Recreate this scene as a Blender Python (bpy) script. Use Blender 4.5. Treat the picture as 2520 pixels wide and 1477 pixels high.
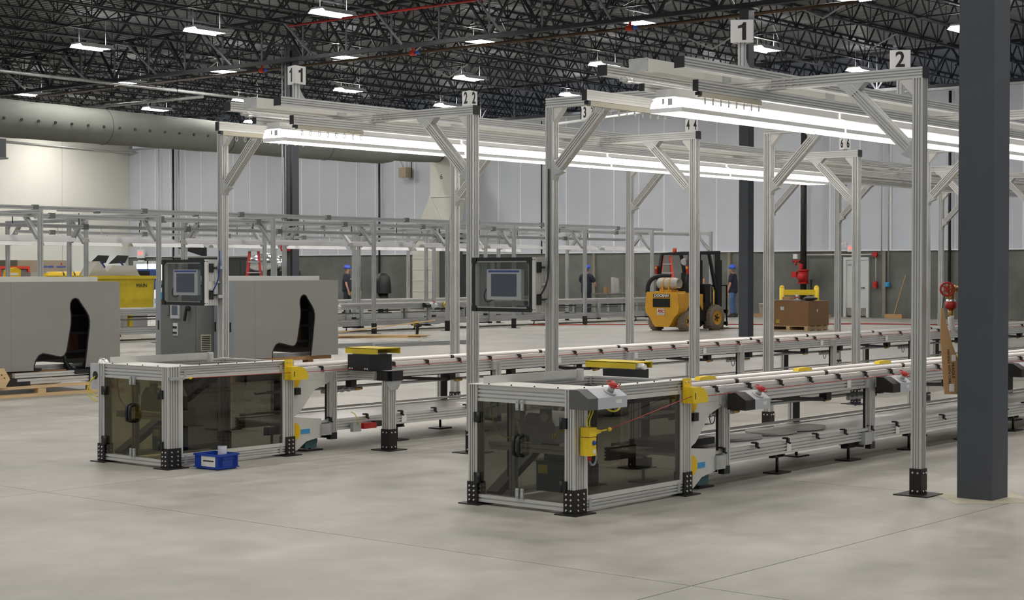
import bpy, bmesh, math, random
from mathutils import Vector, Matrix
random.seed(7)
for o in list(bpy.data.objects): bpy.data.objects.remove(o, do_unlink=True)
SC = bpy.context.scene
COL = SC.collection
# ---------------------------------------------------------------- camera (X runs along the lines, Y across them)
F_PX, YAW, PIT, CAMH, CY = 4094.98, math.radians(39.8677), math.radians(1.10345), 1.5992, 746.2
cd = bpy.data.cameras.new('camera'); cam = bpy.data.objects.new('camera', cd); COL.objects.link(cam)
cd.sensor_width = 36; cd.lens = F_PX / 2520 * 36; cd.shift_y = (CY - 738.5) / 2520; cd.clip_end = 300
fw = Vector((math.cos(YAW) * math.cos(PIT), math.sin(YAW) * math.cos(PIT), -math.sin(PIT)))
rt = Vector((math.sin(YAW), -math.cos(YAW), 0)); up = rt.cross(fw)
cam.matrix_world = Matrix(((rt.x, up.x, -fw.x, 0), (rt.y, up.y, -fw.y, 0), (rt.z, up.z, -fw.z, CAMH), (0, 0, 0, 1)))
SC.camera = cam
# ---------------------------------------------------------------- world, exposure
w = bpy.data.worlds.new('world'); SC.world = w; w.use_nodes = True
w.node_tree.nodes['Background'].inputs[0].default_value = (0.80, 0.86, 0.95, 1)
w.node_tree.nodes['Background'].inputs[1].default_value = 0.22
vs = SC.view_settings
vs.view_transform = 'Standard'; vs.look = 'None'; vs.gamma = 1; vs.use_curve_mapping = False; vs.exposure = 0.55
HB_E, TUBE_E, LAMP_W = 94.0, 6.5, 88.0
# ---------------------------------------------------------------- materials
MATS = {}
def mat(name, col, rough=0.5, metal=0.0, var=0.0, scale=6.0, bump=0.0, bscale=40.0, spec=None, emit=None, es=0, stretch=None, col2=None, coat=0):
    if name in MATS: return MATS[name]
    m = bpy.data.materials.new(name); m.use_nodes = True; nt = m.node_tree; b = nt.nodes['Principled BSDF']
    b.inputs['Base Color'].default_value = (*col, 1); b.inputs['Roughness'].default_value = rough; b.inputs['Metallic'].default_value = metal
    if spec is not None: b.inputs['Specular IOR Level'].default_value = spec
    if coat: b.inputs['Coat Weight'].default_value = coat
    if emit: b.inputs['Emission Color'].default_value = (*emit, 1); b.inputs['Emission Strength'].default_value = es
    if var or bump or col2:
        tc = nt.nodes.new('ShaderNodeTexCoord'); mp = nt.nodes.new('ShaderNodeMapping'); nt.links.new(tc.outputs['Object'], mp.inputs[0])
        if stretch: mp.inputs['Scale'].default_value = stretch
        if var or col2:
            n = nt.nodes.new('ShaderNodeTexNoise'); n.inputs['Scale'].default_value = scale; n.inputs['Detail'].default_value = 6; n.inputs['Roughness'].default_value = .6
            nt.links.new(mp.outputs[0], n.inputs['Vector'])
            r = nt.nodes.new('ShaderNodeValToRGB'); nt.links.new(n.outputs['Fac'], r.inputs[0]); e = r.color_ramp.elements
            e[0].position = .3; e[1].position = .7
            c2 = col2 if col2 else col
            e[0].color = (*[max(0, c * (1 - var)) for c in c2], 1); e[1].color = (*[min(1, c * (1 + var)) for c in col], 1)
            nt.links.new(r.outputs[0], b.inputs['Base Color'])
        if bump:
            n2 = nt.nodes.new('ShaderNodeTexNoise'); n2.inputs['Scale'].default_value = bscale; n2.inputs['Detail'].default_value = 4
            nt.links.new(mp.outputs[0], n2.inputs['Vector'])
            bp = nt.nodes.new('ShaderNodeBump'); bp.inputs['Strength'].default_value = bump; bp.inputs['Distance'].default_value = .01
            nt.links.new(n2.outputs['Fac'], bp.inputs['Height']); nt.links.new(bp.outputs[0], b.inputs['Normal'])
    MATS[name] = m; return m
def glass(name, tint, refl=0.05, rough=0.02):
    m = bpy.data.materials.new(name); m.use_nodes = True; nt = m.node_tree; nt.nodes.clear()
    out = nt.nodes.new('ShaderNodeOutputMaterial'); mx = nt.nodes.new('ShaderNodeMixShader'); t = nt.nodes.new('ShaderNodeBsdfTransparent'); g = nt.nodes.new('ShaderNodeBsdfGlossy')
    fr = nt.nodes.new('ShaderNodeFresnel'); fr.inputs['IOR'].default_value = 1.49
    ge = nt.nodes.new('ShaderNodeNewGeometry'); iv = nt.nodes.new('ShaderNodeMath'); iv.operation = 'SUBTRACT'; iv.inputs[0].default_value = 1; nt.links.new(ge.outputs['Backfacing'], iv.inputs[1])
    mu = nt.nodes.new('ShaderNodeMath'); mu.operation = 'MULTIPLY'; nt.links.new(fr.outputs[0], mu.inputs[0]); nt.links.new(iv.outputs[0], mu.inputs[1])
    t.inputs[0].default_value = (*tint, 1); g.inputs[0].default_value = (1, 1, 1, 1); g.inputs['Roughness'].default_value = rough
    nt.links.new(mu.outputs[0], mx.inputs[0]); nt.links.new(t.outputs[0], mx.inputs[1]); nt.links.new(g.outputs[0], mx.inputs[2]); nt.links.new(mx.outputs[0], out.inputs[0])
    MATS[name] = m; return m
def emis(name, col, s):
    m = bpy.data.materials.new(name); m.use_nodes = True; nt = m.node_tree; nt.nodes.clear()
    out = nt.nodes.new('ShaderNodeOutputMaterial'); e = nt.nodes.new('ShaderNodeEmission'); e.inputs[0].default_value = (*col, 1); e.inputs[1].default_value = s
    nt.links.new(e.outputs[0], out.inputs[0]); MATS[name] = m; return m
ALU = mat('anodised_aluminium', (.66, .655, .63), .38, .55, var=.04, scale=3)
ALUD = mat('weathered_aluminium', (.50, .51, .51), .5, .5, var=.06, scale=2)
STEELC = mat('column_paint', (.060, .066, .078), .55, 0, var=.06, scale=2)
STEELD = mat('black_joist_paint', (.022, .024, .027), .5, 0, var=.2, scale=1.5)
STEELG = mat('grey_bracing_paint', (.20, .21, .23), .45, .2)
BLK = mat('black_plastic', (.010, .010, .011), .42)
BLKM = mat('black_steel', (.020, .018, .017), .45, .3)
RUB = mat('black_rubber', (.02, .02, .02), .8)
ZINC = mat('zinc_bolt', (.75, .75, .72), .3, .9)
GALV = mat('galvanised_steel', (.52, .53, .52), .45, .6, var=.15, scale=8)
SHEET = mat('sheet_aluminium', (.70, .69, .65), .45, .35, var=.05, scale=3)
WHT = mat('white_plastic', (.80, .79, .77), .4)
WHTP = mat('white_enamel', (.78, .78, .78), .45, var=.03, scale=2)
RAILW = mat('pale_guide_rail', (.80, .75, .71), .35, .15)
BELT = mat('conveyor_belt', (.55, .52, .49), .5, var=.08, scale=4)
YEL = mat('yellow_paint', (.80, .52, .010), .45, var=.05, scale=3)
YELB = mat('yellow_plastic', (.85, .60, .02), .4)
YELD = mat('dull_yellow_paint', (.62, .47, .02), .55, var=.18, scale=2.5)
YELF = mat('forklift_yellow', (.72, .37, .025), .38, var=.10, scale=3, coat=.3)
RED = mat('red_paint', (.45, .015, .012), .4)
REDO = mat('orange_red_fibreglass', (.65, .05, .02), .45)
REDR = mat('red_rope', (.42, .05, .04), .6)
BLU = mat('blue_plastic', (.012, .055, .36), .4, var=.1, scale=5)
BLUH = mat('blue_helmet', (.012, .07, .58), .25, coat=.5)
NAVY = mat('navy_cloth', (.016, .020, .036), .85, var=.2, scale=14)
DENIM = mat('blue_denim', (.085, .155, .31), .85, var=.25, scale=12)
SKIN = mat('skin', (.50, .26, .18), .55, var=.06, scale=10)
HAIR = mat('short_grey_hair', (.16, .13, .11), .8)
LEATH = mat('dark_leather', (.03, .025, .02), .6)
GREYP = mat('grey_sheet_enclosure', (.28, .275, .255), .5, var=.03, scale=1.5)
GREYB = mat('bluish_grey_flange', (.30, .33, .355), .45)
ECAB = mat('electrical_cabinet_grey', (.155, .165, .158), .5, var=.04, scale=2)
LGREY = mat('light_grey_plastic', (.52, .53, .57), .4)
PAPER = mat('white_paper', (.75, .75, .70), .7)
INK = mat('black_ink', (.015, .015, .015), .6)
INKB = mat('blue_ink', (.03, .08, .40), .6)
INKR = mat('red_ink', (.45, .02, .03), .6)
WOOD = mat('pale_pine', (.68, .48, .26), .65, var=.16, scale=5, stretch=(.6, 6, 6))
WOODD = mat('brown_timber', (.45, .26, .12), .65, var=.16, scale=5, stretch=(6, 6, .6))
CARD = mat('cardboard', (.28, .150, .068), .75, var=.05, scale=4)
CARDP = mat('pale_cardboard', (.38, .31, .22), .75, var=.05, scale=3)
CARDT = mat('tan_cardboard', (.46, .27, .12), .7, var=.05, scale=5)
BRASS = mat('brass', (.55, .36, .12), .35, .7)
TEAL = mat('teal_gearmotor', (.05, .12, .13), .45)
BLUL = mat('blue_label', (.05, .30, .60), .5)
YCAB = mat('yellow_cable', (.75, .66, .05), .5)
BCAB = mat('blue_cable', (.02, .05, .25), .5)
GCAB = mat('grey_cable', (.20, .22, .25), .5)
SCREEN = mat('dark_touch_screen', (.10, .12, .16), .25)
FOIL = mat('crinkled_foil', (.80, .81, .83), .18, .95, bump=.9, bscale=8)
DUCTF = mat('grey_green_duct_fabric', (.155, .164, .145), .8, var=.07, scale=1.2, bump=.25, bscale=3)
DUCTM = mat('ivory_duct_sheet', (.60, .60, .52), .5, .1, var=.05, scale=1.5)
BLIND = mat('dark_end_panel', (.07, .08, .085), .5)
DAY = emis('daylight_panes', (.75, .88, 1.0), 3.0)
EXITR = emis('exit_letters', (1, .12, .10), 1.6)
HB = emis('high_bay_tubes', (1.0, .97, .93), HB_E)
HBU = emis('high_bay_uplight', (1.0, .97, .93), 7.0)
TUB = emis('fluorescent_tubes', (1.0, .96, .92), TUBE_E)
TINT = glass('smoked_pane', (.37, .36, .325))
TINTY = glass('amber_smoked_pane', (.59, .56, .40))
TINTD = glass('smoked_door_pane', (.61, .605, .57))
TINTL = glass('light_smoked_pane', (.62, .63, .60))
PLEX = glass('clear_plexiglass', (.88, .89, .88))
# floor concrete
def floor_mat():
    m = bpy.data.materials.new('trowelled_concrete'); m.use_nodes = True; nt = m.node_tree; b = nt.nodes['Principled BSDF']
    ge = nt.nodes.new('ShaderNodeNewGeometry')
    def noise(sc, det, st=None):
        n = nt.nodes.new('ShaderNodeTexNoise'); n.inputs['Scale'].default_value = sc; n.inputs['Detail'].default_value = det; n.inputs['Roughness'].default_value = .62
        mp = nt.nodes.new('ShaderNodeMapping'); nt.links.new(ge.outputs['Position'], mp.inputs[0])
        if st: mp.inputs['Scale'].default_value = st; mp.inputs['Rotation'].default_value = (0, 0, -YAW)
        nt.links.new(mp.outputs[0], n.inputs['Vector']); return n
    n1 = noise(.55, 8); n2 = noise(3.2, 8); n3 = noise(60, 3)
    r1 = nt.nodes.new('ShaderNodeValToRGB'); nt.links.new(n1.outputs['Fac'], r1.inputs[0]); e = r1.color_ramp.elements
    e[0].position = .34; e[0].color = (.335, .325, .29, 1); e[1].position = .66; e[1].color = (.475, .455, .405, 1)
    r2 = nt.nodes.new('ShaderNodeValToRGB'); nt.links.new(n2.outputs['Fac'], r2.inputs[0]); e = r2.color_ramp.elements
    e[0].position = .3; e[0].color = (.80, .80, .80, 1); e[1].position = .7; e[1].color = (1.06, 1.06, 1.05, 1)
    mx = nt.nodes.new('ShaderNodeMixRGB'); mx.blend_type = 'MULTIPLY'; mx.inputs[0].default_value = 1
    nt.links.new(r1.outputs[0], mx.inputs[1]); nt.links.new(r2.outputs[0], mx.inputs[2]); nt.links.new(mx.outputs[0], b.inputs['Base Color'])
    r3 = nt.nodes.new('ShaderNodeMapRange'); nt.links.new(n2.outputs['Fac'], r3.inputs[0]); r3.inputs[3].default_value = .34; r3.inputs[4].default_value = .62
    nt.links.new(r3.outputs[0], b.inputs['Roughness'])
    bp = nt.nodes.new('ShaderNodeBump'); bp.inputs['Strength'].default_value = .12; bp.inputs['Distance'].default_value = .004
    nt.links.new(n3.outputs['Fac'], bp.inputs['Height']); nt.links.new(bp.outputs[0], b.inputs['Normal'])
    MATS['floor'] = m; return m
FLOOR = floor_mat()
JOINT = mat('joint_filler', (.34, .33, .30), .8)
CONC = mat('cast_concrete_wall', (.135, .14, .125), .8, var=.28, scale=.9, bump=.1, bscale=12)
PANEL = mat('white_insulated_panel', (.56, .585, .63), .5, var=.06, scale=.35)
SEAM = mat('white_seam_cover', (.78, .79, .80), .5)
CREAM = mat('cream_wall_panel', (.66, .65, .58), .6, var=.03, scale=.4)
DECK = mat('galvanised_roof_deck', (.22, .225, .23), .5, .15, var=.12, scale=.8)
DOORW = mat('white_door_paint', (.60, .63, .62), .45)
# ---------------------------------------------------------------- mesh helpers
V = Vector
SMALL = {'bolts', 'splice_bolts', 'sheet_bolts', 'end_screws', 'screw_hole'}
class MB:
    def __init__(s): s.v = []; s.f = []; s.sm = []
    def add(s, vs, fs, sm=False):
        n = len(s.v); s.v += [tuple(p) for p in vs]; s.f += [tuple(i + n for i in f) for f in fs]; s.sm += [sm] * len(fs); return s
    def box(s, x0, x1, y0, y1, z0, z1):
        return s.add([(x0, y0, z0), (x1, y0, z0), (x1, y1, z0), (x0, y1, z0), (x0, y0, z1), (x1, y0, z1), (x1, y1, z1), (x0, y1, z1)],
                     [(0, 3, 2, 1), (4, 5, 6, 7), (0, 1, 5, 4), (1, 2, 6, 5), (2, 3, 7, 6), (3, 0, 4, 7)])
    def frame(s, p, q, upv=None):
        p = V(p); q = V(q); a = (q - p).normalized()
        u = V(upv) if upv else (V((0, 0, 1)) if abs(a.z) < .95 else V((0, 1, 0)))
        x = u.cross(a).normalized(); y = a.cross(x).normalized(); return p, q, x, y
    def ext(s, p, q, sec, upv=None, cap=True, sm=False, sec2=None):
        p, q, x, y = s.frame(p, q, upv); n = len(sec); sec2 = sec2 or sec
        vs = [p + x * a + y * b for a, b in sec] + [q + x * a + y * b for a, b in sec2]
        fs = [(i, (i + 1) % n, (i + 1) % n + n, i + n) for i in range(n)]
        s.add(vs, fs, sm)
        if cap: s.add([], []); k = len(s.v) - 2 * n; s.f += [tuple(k + i for i in reversed(range(n))), tuple(k + n + i for i in range(n))]; s.sm += [False, False]
        return s
    def bar(s, p, q, w, h=None, upv=None):
        h = h or w; return s.ext(p, q, [(-w / 2, -h / 2), (w / 2, -h / 2), (w / 2, h / 2), (-w / 2, h / 2)], upv)
    def cyl(s, p, q, r, n=12, r2=None, cap=True):
        sec = [(r * math.cos(2 * math.pi * i / n), r * math.sin(2 * math.pi * i / n)) for i in range(n)]
        s2 = None if r2 is None else [(a / r * r2, b / r * r2) for a, b in sec]
        return s.ext(p, q, sec, None, cap, True, s2)
    def tube(s, pts, r, n=8):
        pts = [V(p) for p in pts]; k = len(s.v); prev = None; m = len(pts)
        for i, p in enumerate(pts):
            a = (pts[min(i + 1, m - 1)] - pts[max(i - 1, 0)]).normalized()
            if prev is None: x = (V((0, 0, 1)) if abs(a.z) < .9 else V((1, 0, 0))).cross(a).normalized()
            else: x = (prev - a * prev.dot(a)).normalized()
            prev = x; y = a.cross(x)
            s.v += [tuple(p + x * r * math.cos(2 * math.pi * j / n) + y * r * math.sin(2 * math.pi * j / n)) for j in range(n)]
        for i in range(m - 1):
            for j in range(n):
                s.f.append((k + i * n + j, k + i * n + (j + 1) % n, k + (i + 1) * n + (j + 1) % n, k + (i + 1) * n + j)); s.sm.append(True)
        s.f += [tuple(k + j for j in reversed(range(n))), tuple(k + (m - 1) * n + j for j in range(n))]; s.sm += [False, False]
        return s
    def prism(s, poly, o, u, vv, d):
        """polygon in plane (o,u,vv) extruded by vector d"""
        o = V(o); u = V(u); vv = V(vv); d = V(d); n = len(poly)
        a = [o + u * x + vv * y for x, y in poly]; b = [p + d for p in a]
        fs = [tuple(range(n)), tuple(reversed(range(n, 2 * n)))] + [(i + n, (i + 1) % n + n, (i + 1) % n, i) for i in range(n)]
        return s.add(a + b, fs)
    def lathe(s, prof, c, ax=(0, 0, 1), n=20, cap=False):
        c = V(c); a = V(ax).normalized(); x = (V((0, 0, 1)) if abs(a.z) < .9 else V((1, 0, 0))).cross(a).normalized(); y = a.cross(x); k = len(s.v)
        for r, h in prof: s.v += [tuple(c + a * h + (x * math.cos(2 * math.pi * j / n) + y * math.sin(2 * math.pi * j / n)) * r) for j in range(n)]
        for i in range(len(prof) - 1):
            for j in range(n): s.f.append((k + i * n + j, k + i * n + (j + 1) % n, k + (i + 1) * n + (j + 1) % n, k + (i + 1) * n + j)); s.sm.append(True)
        if cap: s.f += [tuple(k + j for j in reversed(range(n))), tuple(k + (len(prof) - 1) * n + j for j in range(n))]; s.sm += [False, False]
        return s
    def slot(s, p, q, w, h, nw=3, nh=3, upv=None, gw=.0050, gd=.013):
        """T-slot extrusion: grooved rectangular section w (x) by h (y)"""
        sec = []
        def side(ax, ay, bx, by, n, nx, ny):
            L = math.hypot(bx - ax, by - ay); ux, uy = (bx - ax) / L, (by - ay) / L
            sec.append((ax, ay))
            for i in range(n):
                c = L * (i + 1) / (n + 1)
                for t, d in ((c - gw, 0), (c - gw, gd), (c + gw, gd), (c + gw, 0)): sec.append((ax + ux * t + nx * d, ay + uy * t + ny * d))
        a, b = w / 2, h / 2
        side(-a, -b, a, -b, nw, 0, 1); side(a, -b, a, b, nh, -1, 0); side(a, b, -a, b, nw, 0, -1); side(-a, b, -a, -b, nh, 1, 0)
        return s.ext(p, q, sec, upv)
    def sphere(s, c, r, n=12, sc=(1, 1, 1)):
        k = len(s.v); m = n // 2
        for i in range(m + 1):
            t = math.pi * i / m
            for j in range(n): s.v.append((c[0] + r * sc[0] * math.sin(t) * math.cos(2 * math.pi * j / n), c[1] + r * sc[1] * math.sin(t) * math.sin(2 * math.pi * j / n), c[2] - r * sc[2] * math.cos(t)))
        for i in range(m):
            for j in range(n): s.f.append((k + i * n + j, k + i * n + (j + 1) % n, k + (i + 1) * n + (j + 1) % n, k + (i + 1) * n + j)); s.sm.append(True)
        return s
    def mesh(s, name, m):
        me = bpy.data.meshes.new(name); me.from_pydata(s.v, [], s.f); me.polygons.foreach_set('use_smooth', s.sm); me.materials.append(m); me.update()
        return me
    def islands(s):
        par = list(range(len(s.v)))
        def fd(i):
            while par[i] != i: par[i] = par[par[i]]; i = par[i]
            return i
        for f in s.f:
            a = fd(f[0])
            for i in f[1:]: par[fd(i)] = a
        g = {}
        for i in range(len(s.v)): g.setdefault(fd(i), []).append(i)
        bx = [(ids, [min(s.v[i][k] for i in ids) for k in range(3)], [max(s.v[i][k] for i in ids) for k in range(3)]) for ids in g.values()]
        n = len(bx); pp = list(range(n))
        def f2(i):
            while pp[i] != i: i = pp[i]
            return i
        sz = [max(b[2][k] - b[1][k] for k in range(3)) for b in bx]
        for i in range(n):
            for j in range(i + 1, n):
                gp = math.sqrt(sum(max(0, bx[i][1][k] - bx[j][2][k], bx[j][1][k] - bx[i][2][k]) ** 2 for k in range(3)))
                if gp <= max(.02, .5 * max(sz[i], sz[j])): pp[f2(i)] = f2(j)
        out = {}
        for i in range(n): out.setdefault(f2(i), []).extend(bx[i][0])
        return list(out.values())
    def build(s, name, m, parent=None, label=None):
        if parent and len(s.v) < 9000 and name not in SMALL:
            isl = s.islands()
            if len(isl) > 1:
                o = None
                for ids in isl:
                    mp = {v: i for i, v in enumerate(ids)}; q = MB(); q.v = [s.v[i] for i in ids]
                    for f, sm in zip(s.f, s.sm):
                        if f[0] in mp: q.f.append(tuple(mp[i] for i in f)); q.sm.append(sm)
                    o = bpy.data.objects.new(name, q.mesh(name, m)); COL.objects.link(o); o.parent = parent
                    if label: o['label'] = label
                return o
        o = bpy.data.objects.new(name, s.mesh(name, m)); COL.objects.link(o)
        if parent: o.parent = parent
        if label: o['label'] = label
        if name in SMALL: o['kind'] = 'stuff'
        return o
def tag(o, label, cat, group=None):
    o['label'] = label; o['category'] = cat
    if group: o['group'] = group
    return o
def thing(name, label, cat, loc=(0, 0, 0), rz=0, group=None):
    o = bpy.data.objects.new(name, None); COL.objects.link(o); o.location = loc; o.rotation_euler = (0, 0, rz); o.empty_display_size = .1
    return tag(o, label, cat, group)
def one(name, mb, m, label, cat, loc=(0, 0, 0), group=None, rot=(0, 0, 0)):
    o = mb.build(name, m); o.location = loc; o.rotation_euler = rot; return tag(o, label, cat, group)
def struct(name, mb, m, parent=None):
    o = mb.build(name, m, parent)
    if not parent: o['kind'] = 'structure'
    return o
def copy_tree(o, loc=None, label=None, group=None, rz=None, parent=None):
    c = o.copy(); COL.objects.link(c)
    if parent: c.parent = parent
    for ch in o.children: copy_tree(ch, parent=c)
    if loc is not None: c.location = loc
    if rz is not None: c.rotation_euler = (0, 0, rz)
    if label: c['label'] = label
    if group: c['group'] = group
    return c
def inst(me, name, parent, loc, rot=(0, 0, 0)):
    o = bpy.data.objects.new(name, me); COL.objects.link(o); o.parent = parent; o.location = loc; o.rotation_euler = rot; return o
_tc = {}
def text(body, size, m, parent, loc, facing='-Y', name='lettering', depth=.001, shear=0, bold=0, sx=1.0, roll=0):
    key = (body, size, shear, bold, m.name, depth)
    if key not in _tc:
        c = bpy.data.curves.new('t', 'FONT'); c.body = body; c.size = size; c.extrude = depth; c.align_x = 'CENTER'; c.align_y = 'CENTER'; c.shear = shear; c.offset = bold
        o = bpy.data.objects.new('t', c); COL.objects.link(o); bpy.context.view_layer.update()
        me = bpy.data.meshes.new_from_object(o.evaluated_get(bpy.context.evaluated_depsgraph_get())); bpy.data.objects.remove(o); me.materials.clear(); me.materials.append(m); _tc[key] = me
    o = bpy.data.objects.new(name, _tc[key]); COL.objects.link(o); o.parent = parent
    rz = {'-Y': 0, '-X': -math.pi / 2, '+X': math.pi / 2}[facing] if isinstance(facing, str) else facing
    o.rotation_euler = (Matrix.Rotation(rz, 3, 'Z') @ Matrix.Rotation(math.pi / 2, 3, 'X') @ Matrix.Rotation(roll, 3, 'Z')).to_euler()
    o.location = loc; o.scale = (sx, 1, 1); return o
def marks(parent, o, u, w, h, n, m, name='print_marks'):
    """illegible print: a row of small upright ink blocks"""
    mb = MB(); u = V(u); nrm = u.cross(V((0, 0, 1))); random.seed(n * 7 + int(w * 1000)); x = 0
    while x < w:
        k = random.uniform(.4, .9) * w / n; hh = h * random.uniform(.6, 1)
        mb.prism([(x, -hh / 2), (x + k, -hh / 2), (x + k, hh / 2), (x, hh / 2)], o, u, (0, 0, 1), nrm * .0012); x += k + .15 * w / n
    o_ = bpy.data.objects.new(name, mb.mesh(name, m)); COL.objects.link(o_); o_.parent = parent; return o_
def arc(c, r, a0, a1, n, u=(1, 0, 0), vv=(0, 0, 1)):
    c = V(c); u = V(u); vv = V(vv); return [c + u * r * math.cos(a0 + (a1 - a0) * i / n) + vv * r * math.sin(a0 + (a1 - a0) * i / n) for i in range(n + 1)]
def bez(p0, p1, p2, p3, n=12):
    p0, p1, p2, p3 = V(p0), V(p1), V(p2), V(p3); return [p0 * (1 - t) ** 3 + p1 * 3 * t * (1 - t) ** 2 + p2 * 3 * t * t * (1 - t) + p3 * t ** 3 for t in [i / n for i in range(n + 1)]]
# ================================================================ setting
XW, YW = 52.08, 68.65
def deckz(x): return 9.62 - .006 * (x - 35)
# floor: joint-filler base and one slab per pour
fl = struct('floor', MB().box(-9.2, 52.3, -13, 69, -.20, -.007), JOINT)
slab = MB().box(-2.021, 2.021, -2.796, 2.796, -.007, 0).mesh('slab', FLOOR)
for i in range(15):
    for j in range(15):
        inst(slab, 'slab', fl, (-9.15 + 2.025 + 4.05 * i, -11.9 + 2.8 + 5.6 * j - .2, 0))
one('column_isolation_joint', MB().prism([(0, -.42), (.42, 0), (0, .42), (-.42, 0)], (11.12, 4.96, 0), (1, 0, 0), (0, 1, 0), (0, 0, .002)), mat('stained_concrete', (.46, .42, .31), .6, var=.10, scale=6),
    'stained diamond of floor concrete around the near dark column', 'floor patch')
# far wall: cast concrete base, white panels above
wf = struct('wall_far', MB().box(52.0, 52.4, 14, YW, 0, 2.30), CONC)
pan = MB().box(0, .15, -.575, .575, 2.33, 7.66).mesh('wall_panel', PANEL); sm_ = MB().box(-.012, .01, -.03, .03, 2.34, 7.66).mesh('seam_strip', SEAM)
k = 0; y = 43.04 - 1.175 * 24
while y < YW - .2:
    if y + 1.175 < YW + .6: inst(pan, 'wall_panel', wf, (52.08, y + .5875, 0))
    inst(sm_, 'seam_strip', wf, (52.08, y, 0)); y += 1.175
struct('trim_2', MB().box(52.0, 52.3, 14, YW, 7.66, 7.74), GALV)
struct('trim_1', MB().box(51.93, 52.1, 14, YW, 2.295, 2.34), SEAM)
for yy in (26.76, 33.0, 39.2, 45.4, 58.0): struct('pilaster', MB().box(51.9, 52.0, yy - .06, yy + .06, 0, 2.28), mat('pale_concrete', (.24, .225, .175), .8, var=.15, scale=2), wf)
wl = struct('wall_left', MB().box(30, 52.3, YW, YW + .3, 0, 9.6), mat('cream_backing', (.5, .48, .42), .7))
lp = MB().box(-1.99, 1.99, -.03, 0, 0.02, 9.5).mesh('wall_panel', CREAM)
for i in range(6): inst(lp, 'wall_panel', wl, (50.08 - 4.0 * i, YW, 0))
d3 = struct('door_3', MB().box(44.55, 45.1, YW - .06, YW - .02, 0, 2.08), mat('grey_door', (.35, .36, .36), .5))
struct('frame', MB().box(44.47, 44.55, YW - .1, YW - .03, 0, 2.16).box(45.1, 45.18, YW - .1, YW - .03, 0, 2.16).box(44.55, 45.1, YW - .1, YW - .03, 2.08, 2.16), DOORW, d3)
# white door in far wall
d1 = struct('door_1', MB().box(51.94, 51.97, 27.43, 28.21, .32, 1.99), DOORW)
struct('door_frame', MB().box(51.9, 52.0, 27.33, 27.43, 0, 2.08).box(51.9, 52.0, 28.21, 28.31, 0, 2.08).box(51.9, 52.0, 27.43, 28.21, 1.99, 2.08), DOORW, d1)
struct('kick_plate', MB().box(51.945, 51.97, 27.43, 28.21, .05, .32), mat('scuffed_kick_plate', (.28, .25, .22), .5, .3, var=.3, scale=8), d1)
struct('door_closer', MB().box(51.86, 51.94, 27.95, 28.15, 1.84, 1.90).bar((51.86, 28.0, 1.9), (51.88, 27.75, 1.95), .02), GALV, d1)
struct('door_handle', MB().cyl((51.94, 27.52, 1.02), (51.88, 27.52, 1.02), .02).bar((51.88, 27.5, 1.02), (51.88, 27.66, 1.02), .02), BLKM, d1)
# corner exit with daylight behind its panes
d2 = struct('door_2', MB().box(51.9, 52.0, 66.2, 66.3, 0, 2.1).box(51.9, 52.0, 66.9, 67.0, 0, 2.1).box(51.9, 52.0, 67.85, 68.1, 0, 2.1).box(51.9, 52.0, 66.3, 67.85, 1.95, 2.1).box(51.9, 52.0, 66.3, 67.85, 0, .25).box(51.9, 52.0, 65.3, 65.4, 0, 2.1).box(51.9, 52, 65.4, 66.2, 1.95, 2.1), DOORW)
for a, b in ((65.4, 66.2), (66.3, 66.9), (67.0, 67.85)): struct('pane', MB().box(51.95, 51.97, a, b, .25, 1.95), DAY, d2)
# roof deck: corrugated
m = MB(); prof = []; x = -9.0
while x < 72:
    z = deckz(x); prof += [(x, z), (x + .09, z), (x + .12, z + .06), (x + .21, z + .06)]; x += .24
n = len(prof); m.add([(a, -12, b) for a, b in prof] + [(a, 69, b) for a, b in prof], [(i, i + 1, n + i + 1, n + i) for i in range(n - 1)])
struct('ceiling', m, DECK)
# ---------------------------------------------------------------- columns
def column(x, y, label, w=.26):
    t = thing('steel_column', label, 'column', (x, y, 0))
    MB().box(-w / 2, w / 2, -w / 2, w / 2, .0, 7.99).build('shaft', STEELC, t)
    MB().box(-.2, .2, -.2, .2, 7.99, 8.028).build('cap_plate', STEELD, t); return t
column(11.125, 4.965, 'thick dark grey square steel column standing nearest, right edge')
column(34.95, 21.72, 'dark grey steel column behind the second gantry, beside the cardboard crate')
t = thing('steel_column', 'dark grey flanged steel column left, carrying conduits and a red guard', 'column', (35.35, 38.45, 0))
MB().box(-.17, .17, -.15, -.13, 0, 8.6).box(-.17, .17, .13, .15, 0, 8.6).box(-.012, .012, -.13, .13, 0, 8.6).build('shaft', STEELC, t)
MB().box(-.17, -.14, -.13, .13, 0, 8.6).build('flange_cover', STEELC, t)
MB().cyl((-.2, .2, 0), (-.2, .2, 8.5), .02, 6).cyl((-.2, .04, 0), (-.2, .04, 8.5), .014, 6).build('conduit', GALV, t)
MB().cyl((-.2, -.2, 0), (-.2, -.2, 8.4), .035, 8).build('black_pipe', BLK, t)
MB().box(-.26, -.17, -.2, .22, 2.22, 2.42).cyl((-.3, -.14, 2.32), (-.26, -.14, 2.32), .05).cyl((-.3, .16, 2.32), (-.26, .16, 2.32), .05).build('red_guard', RED, t)
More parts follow.
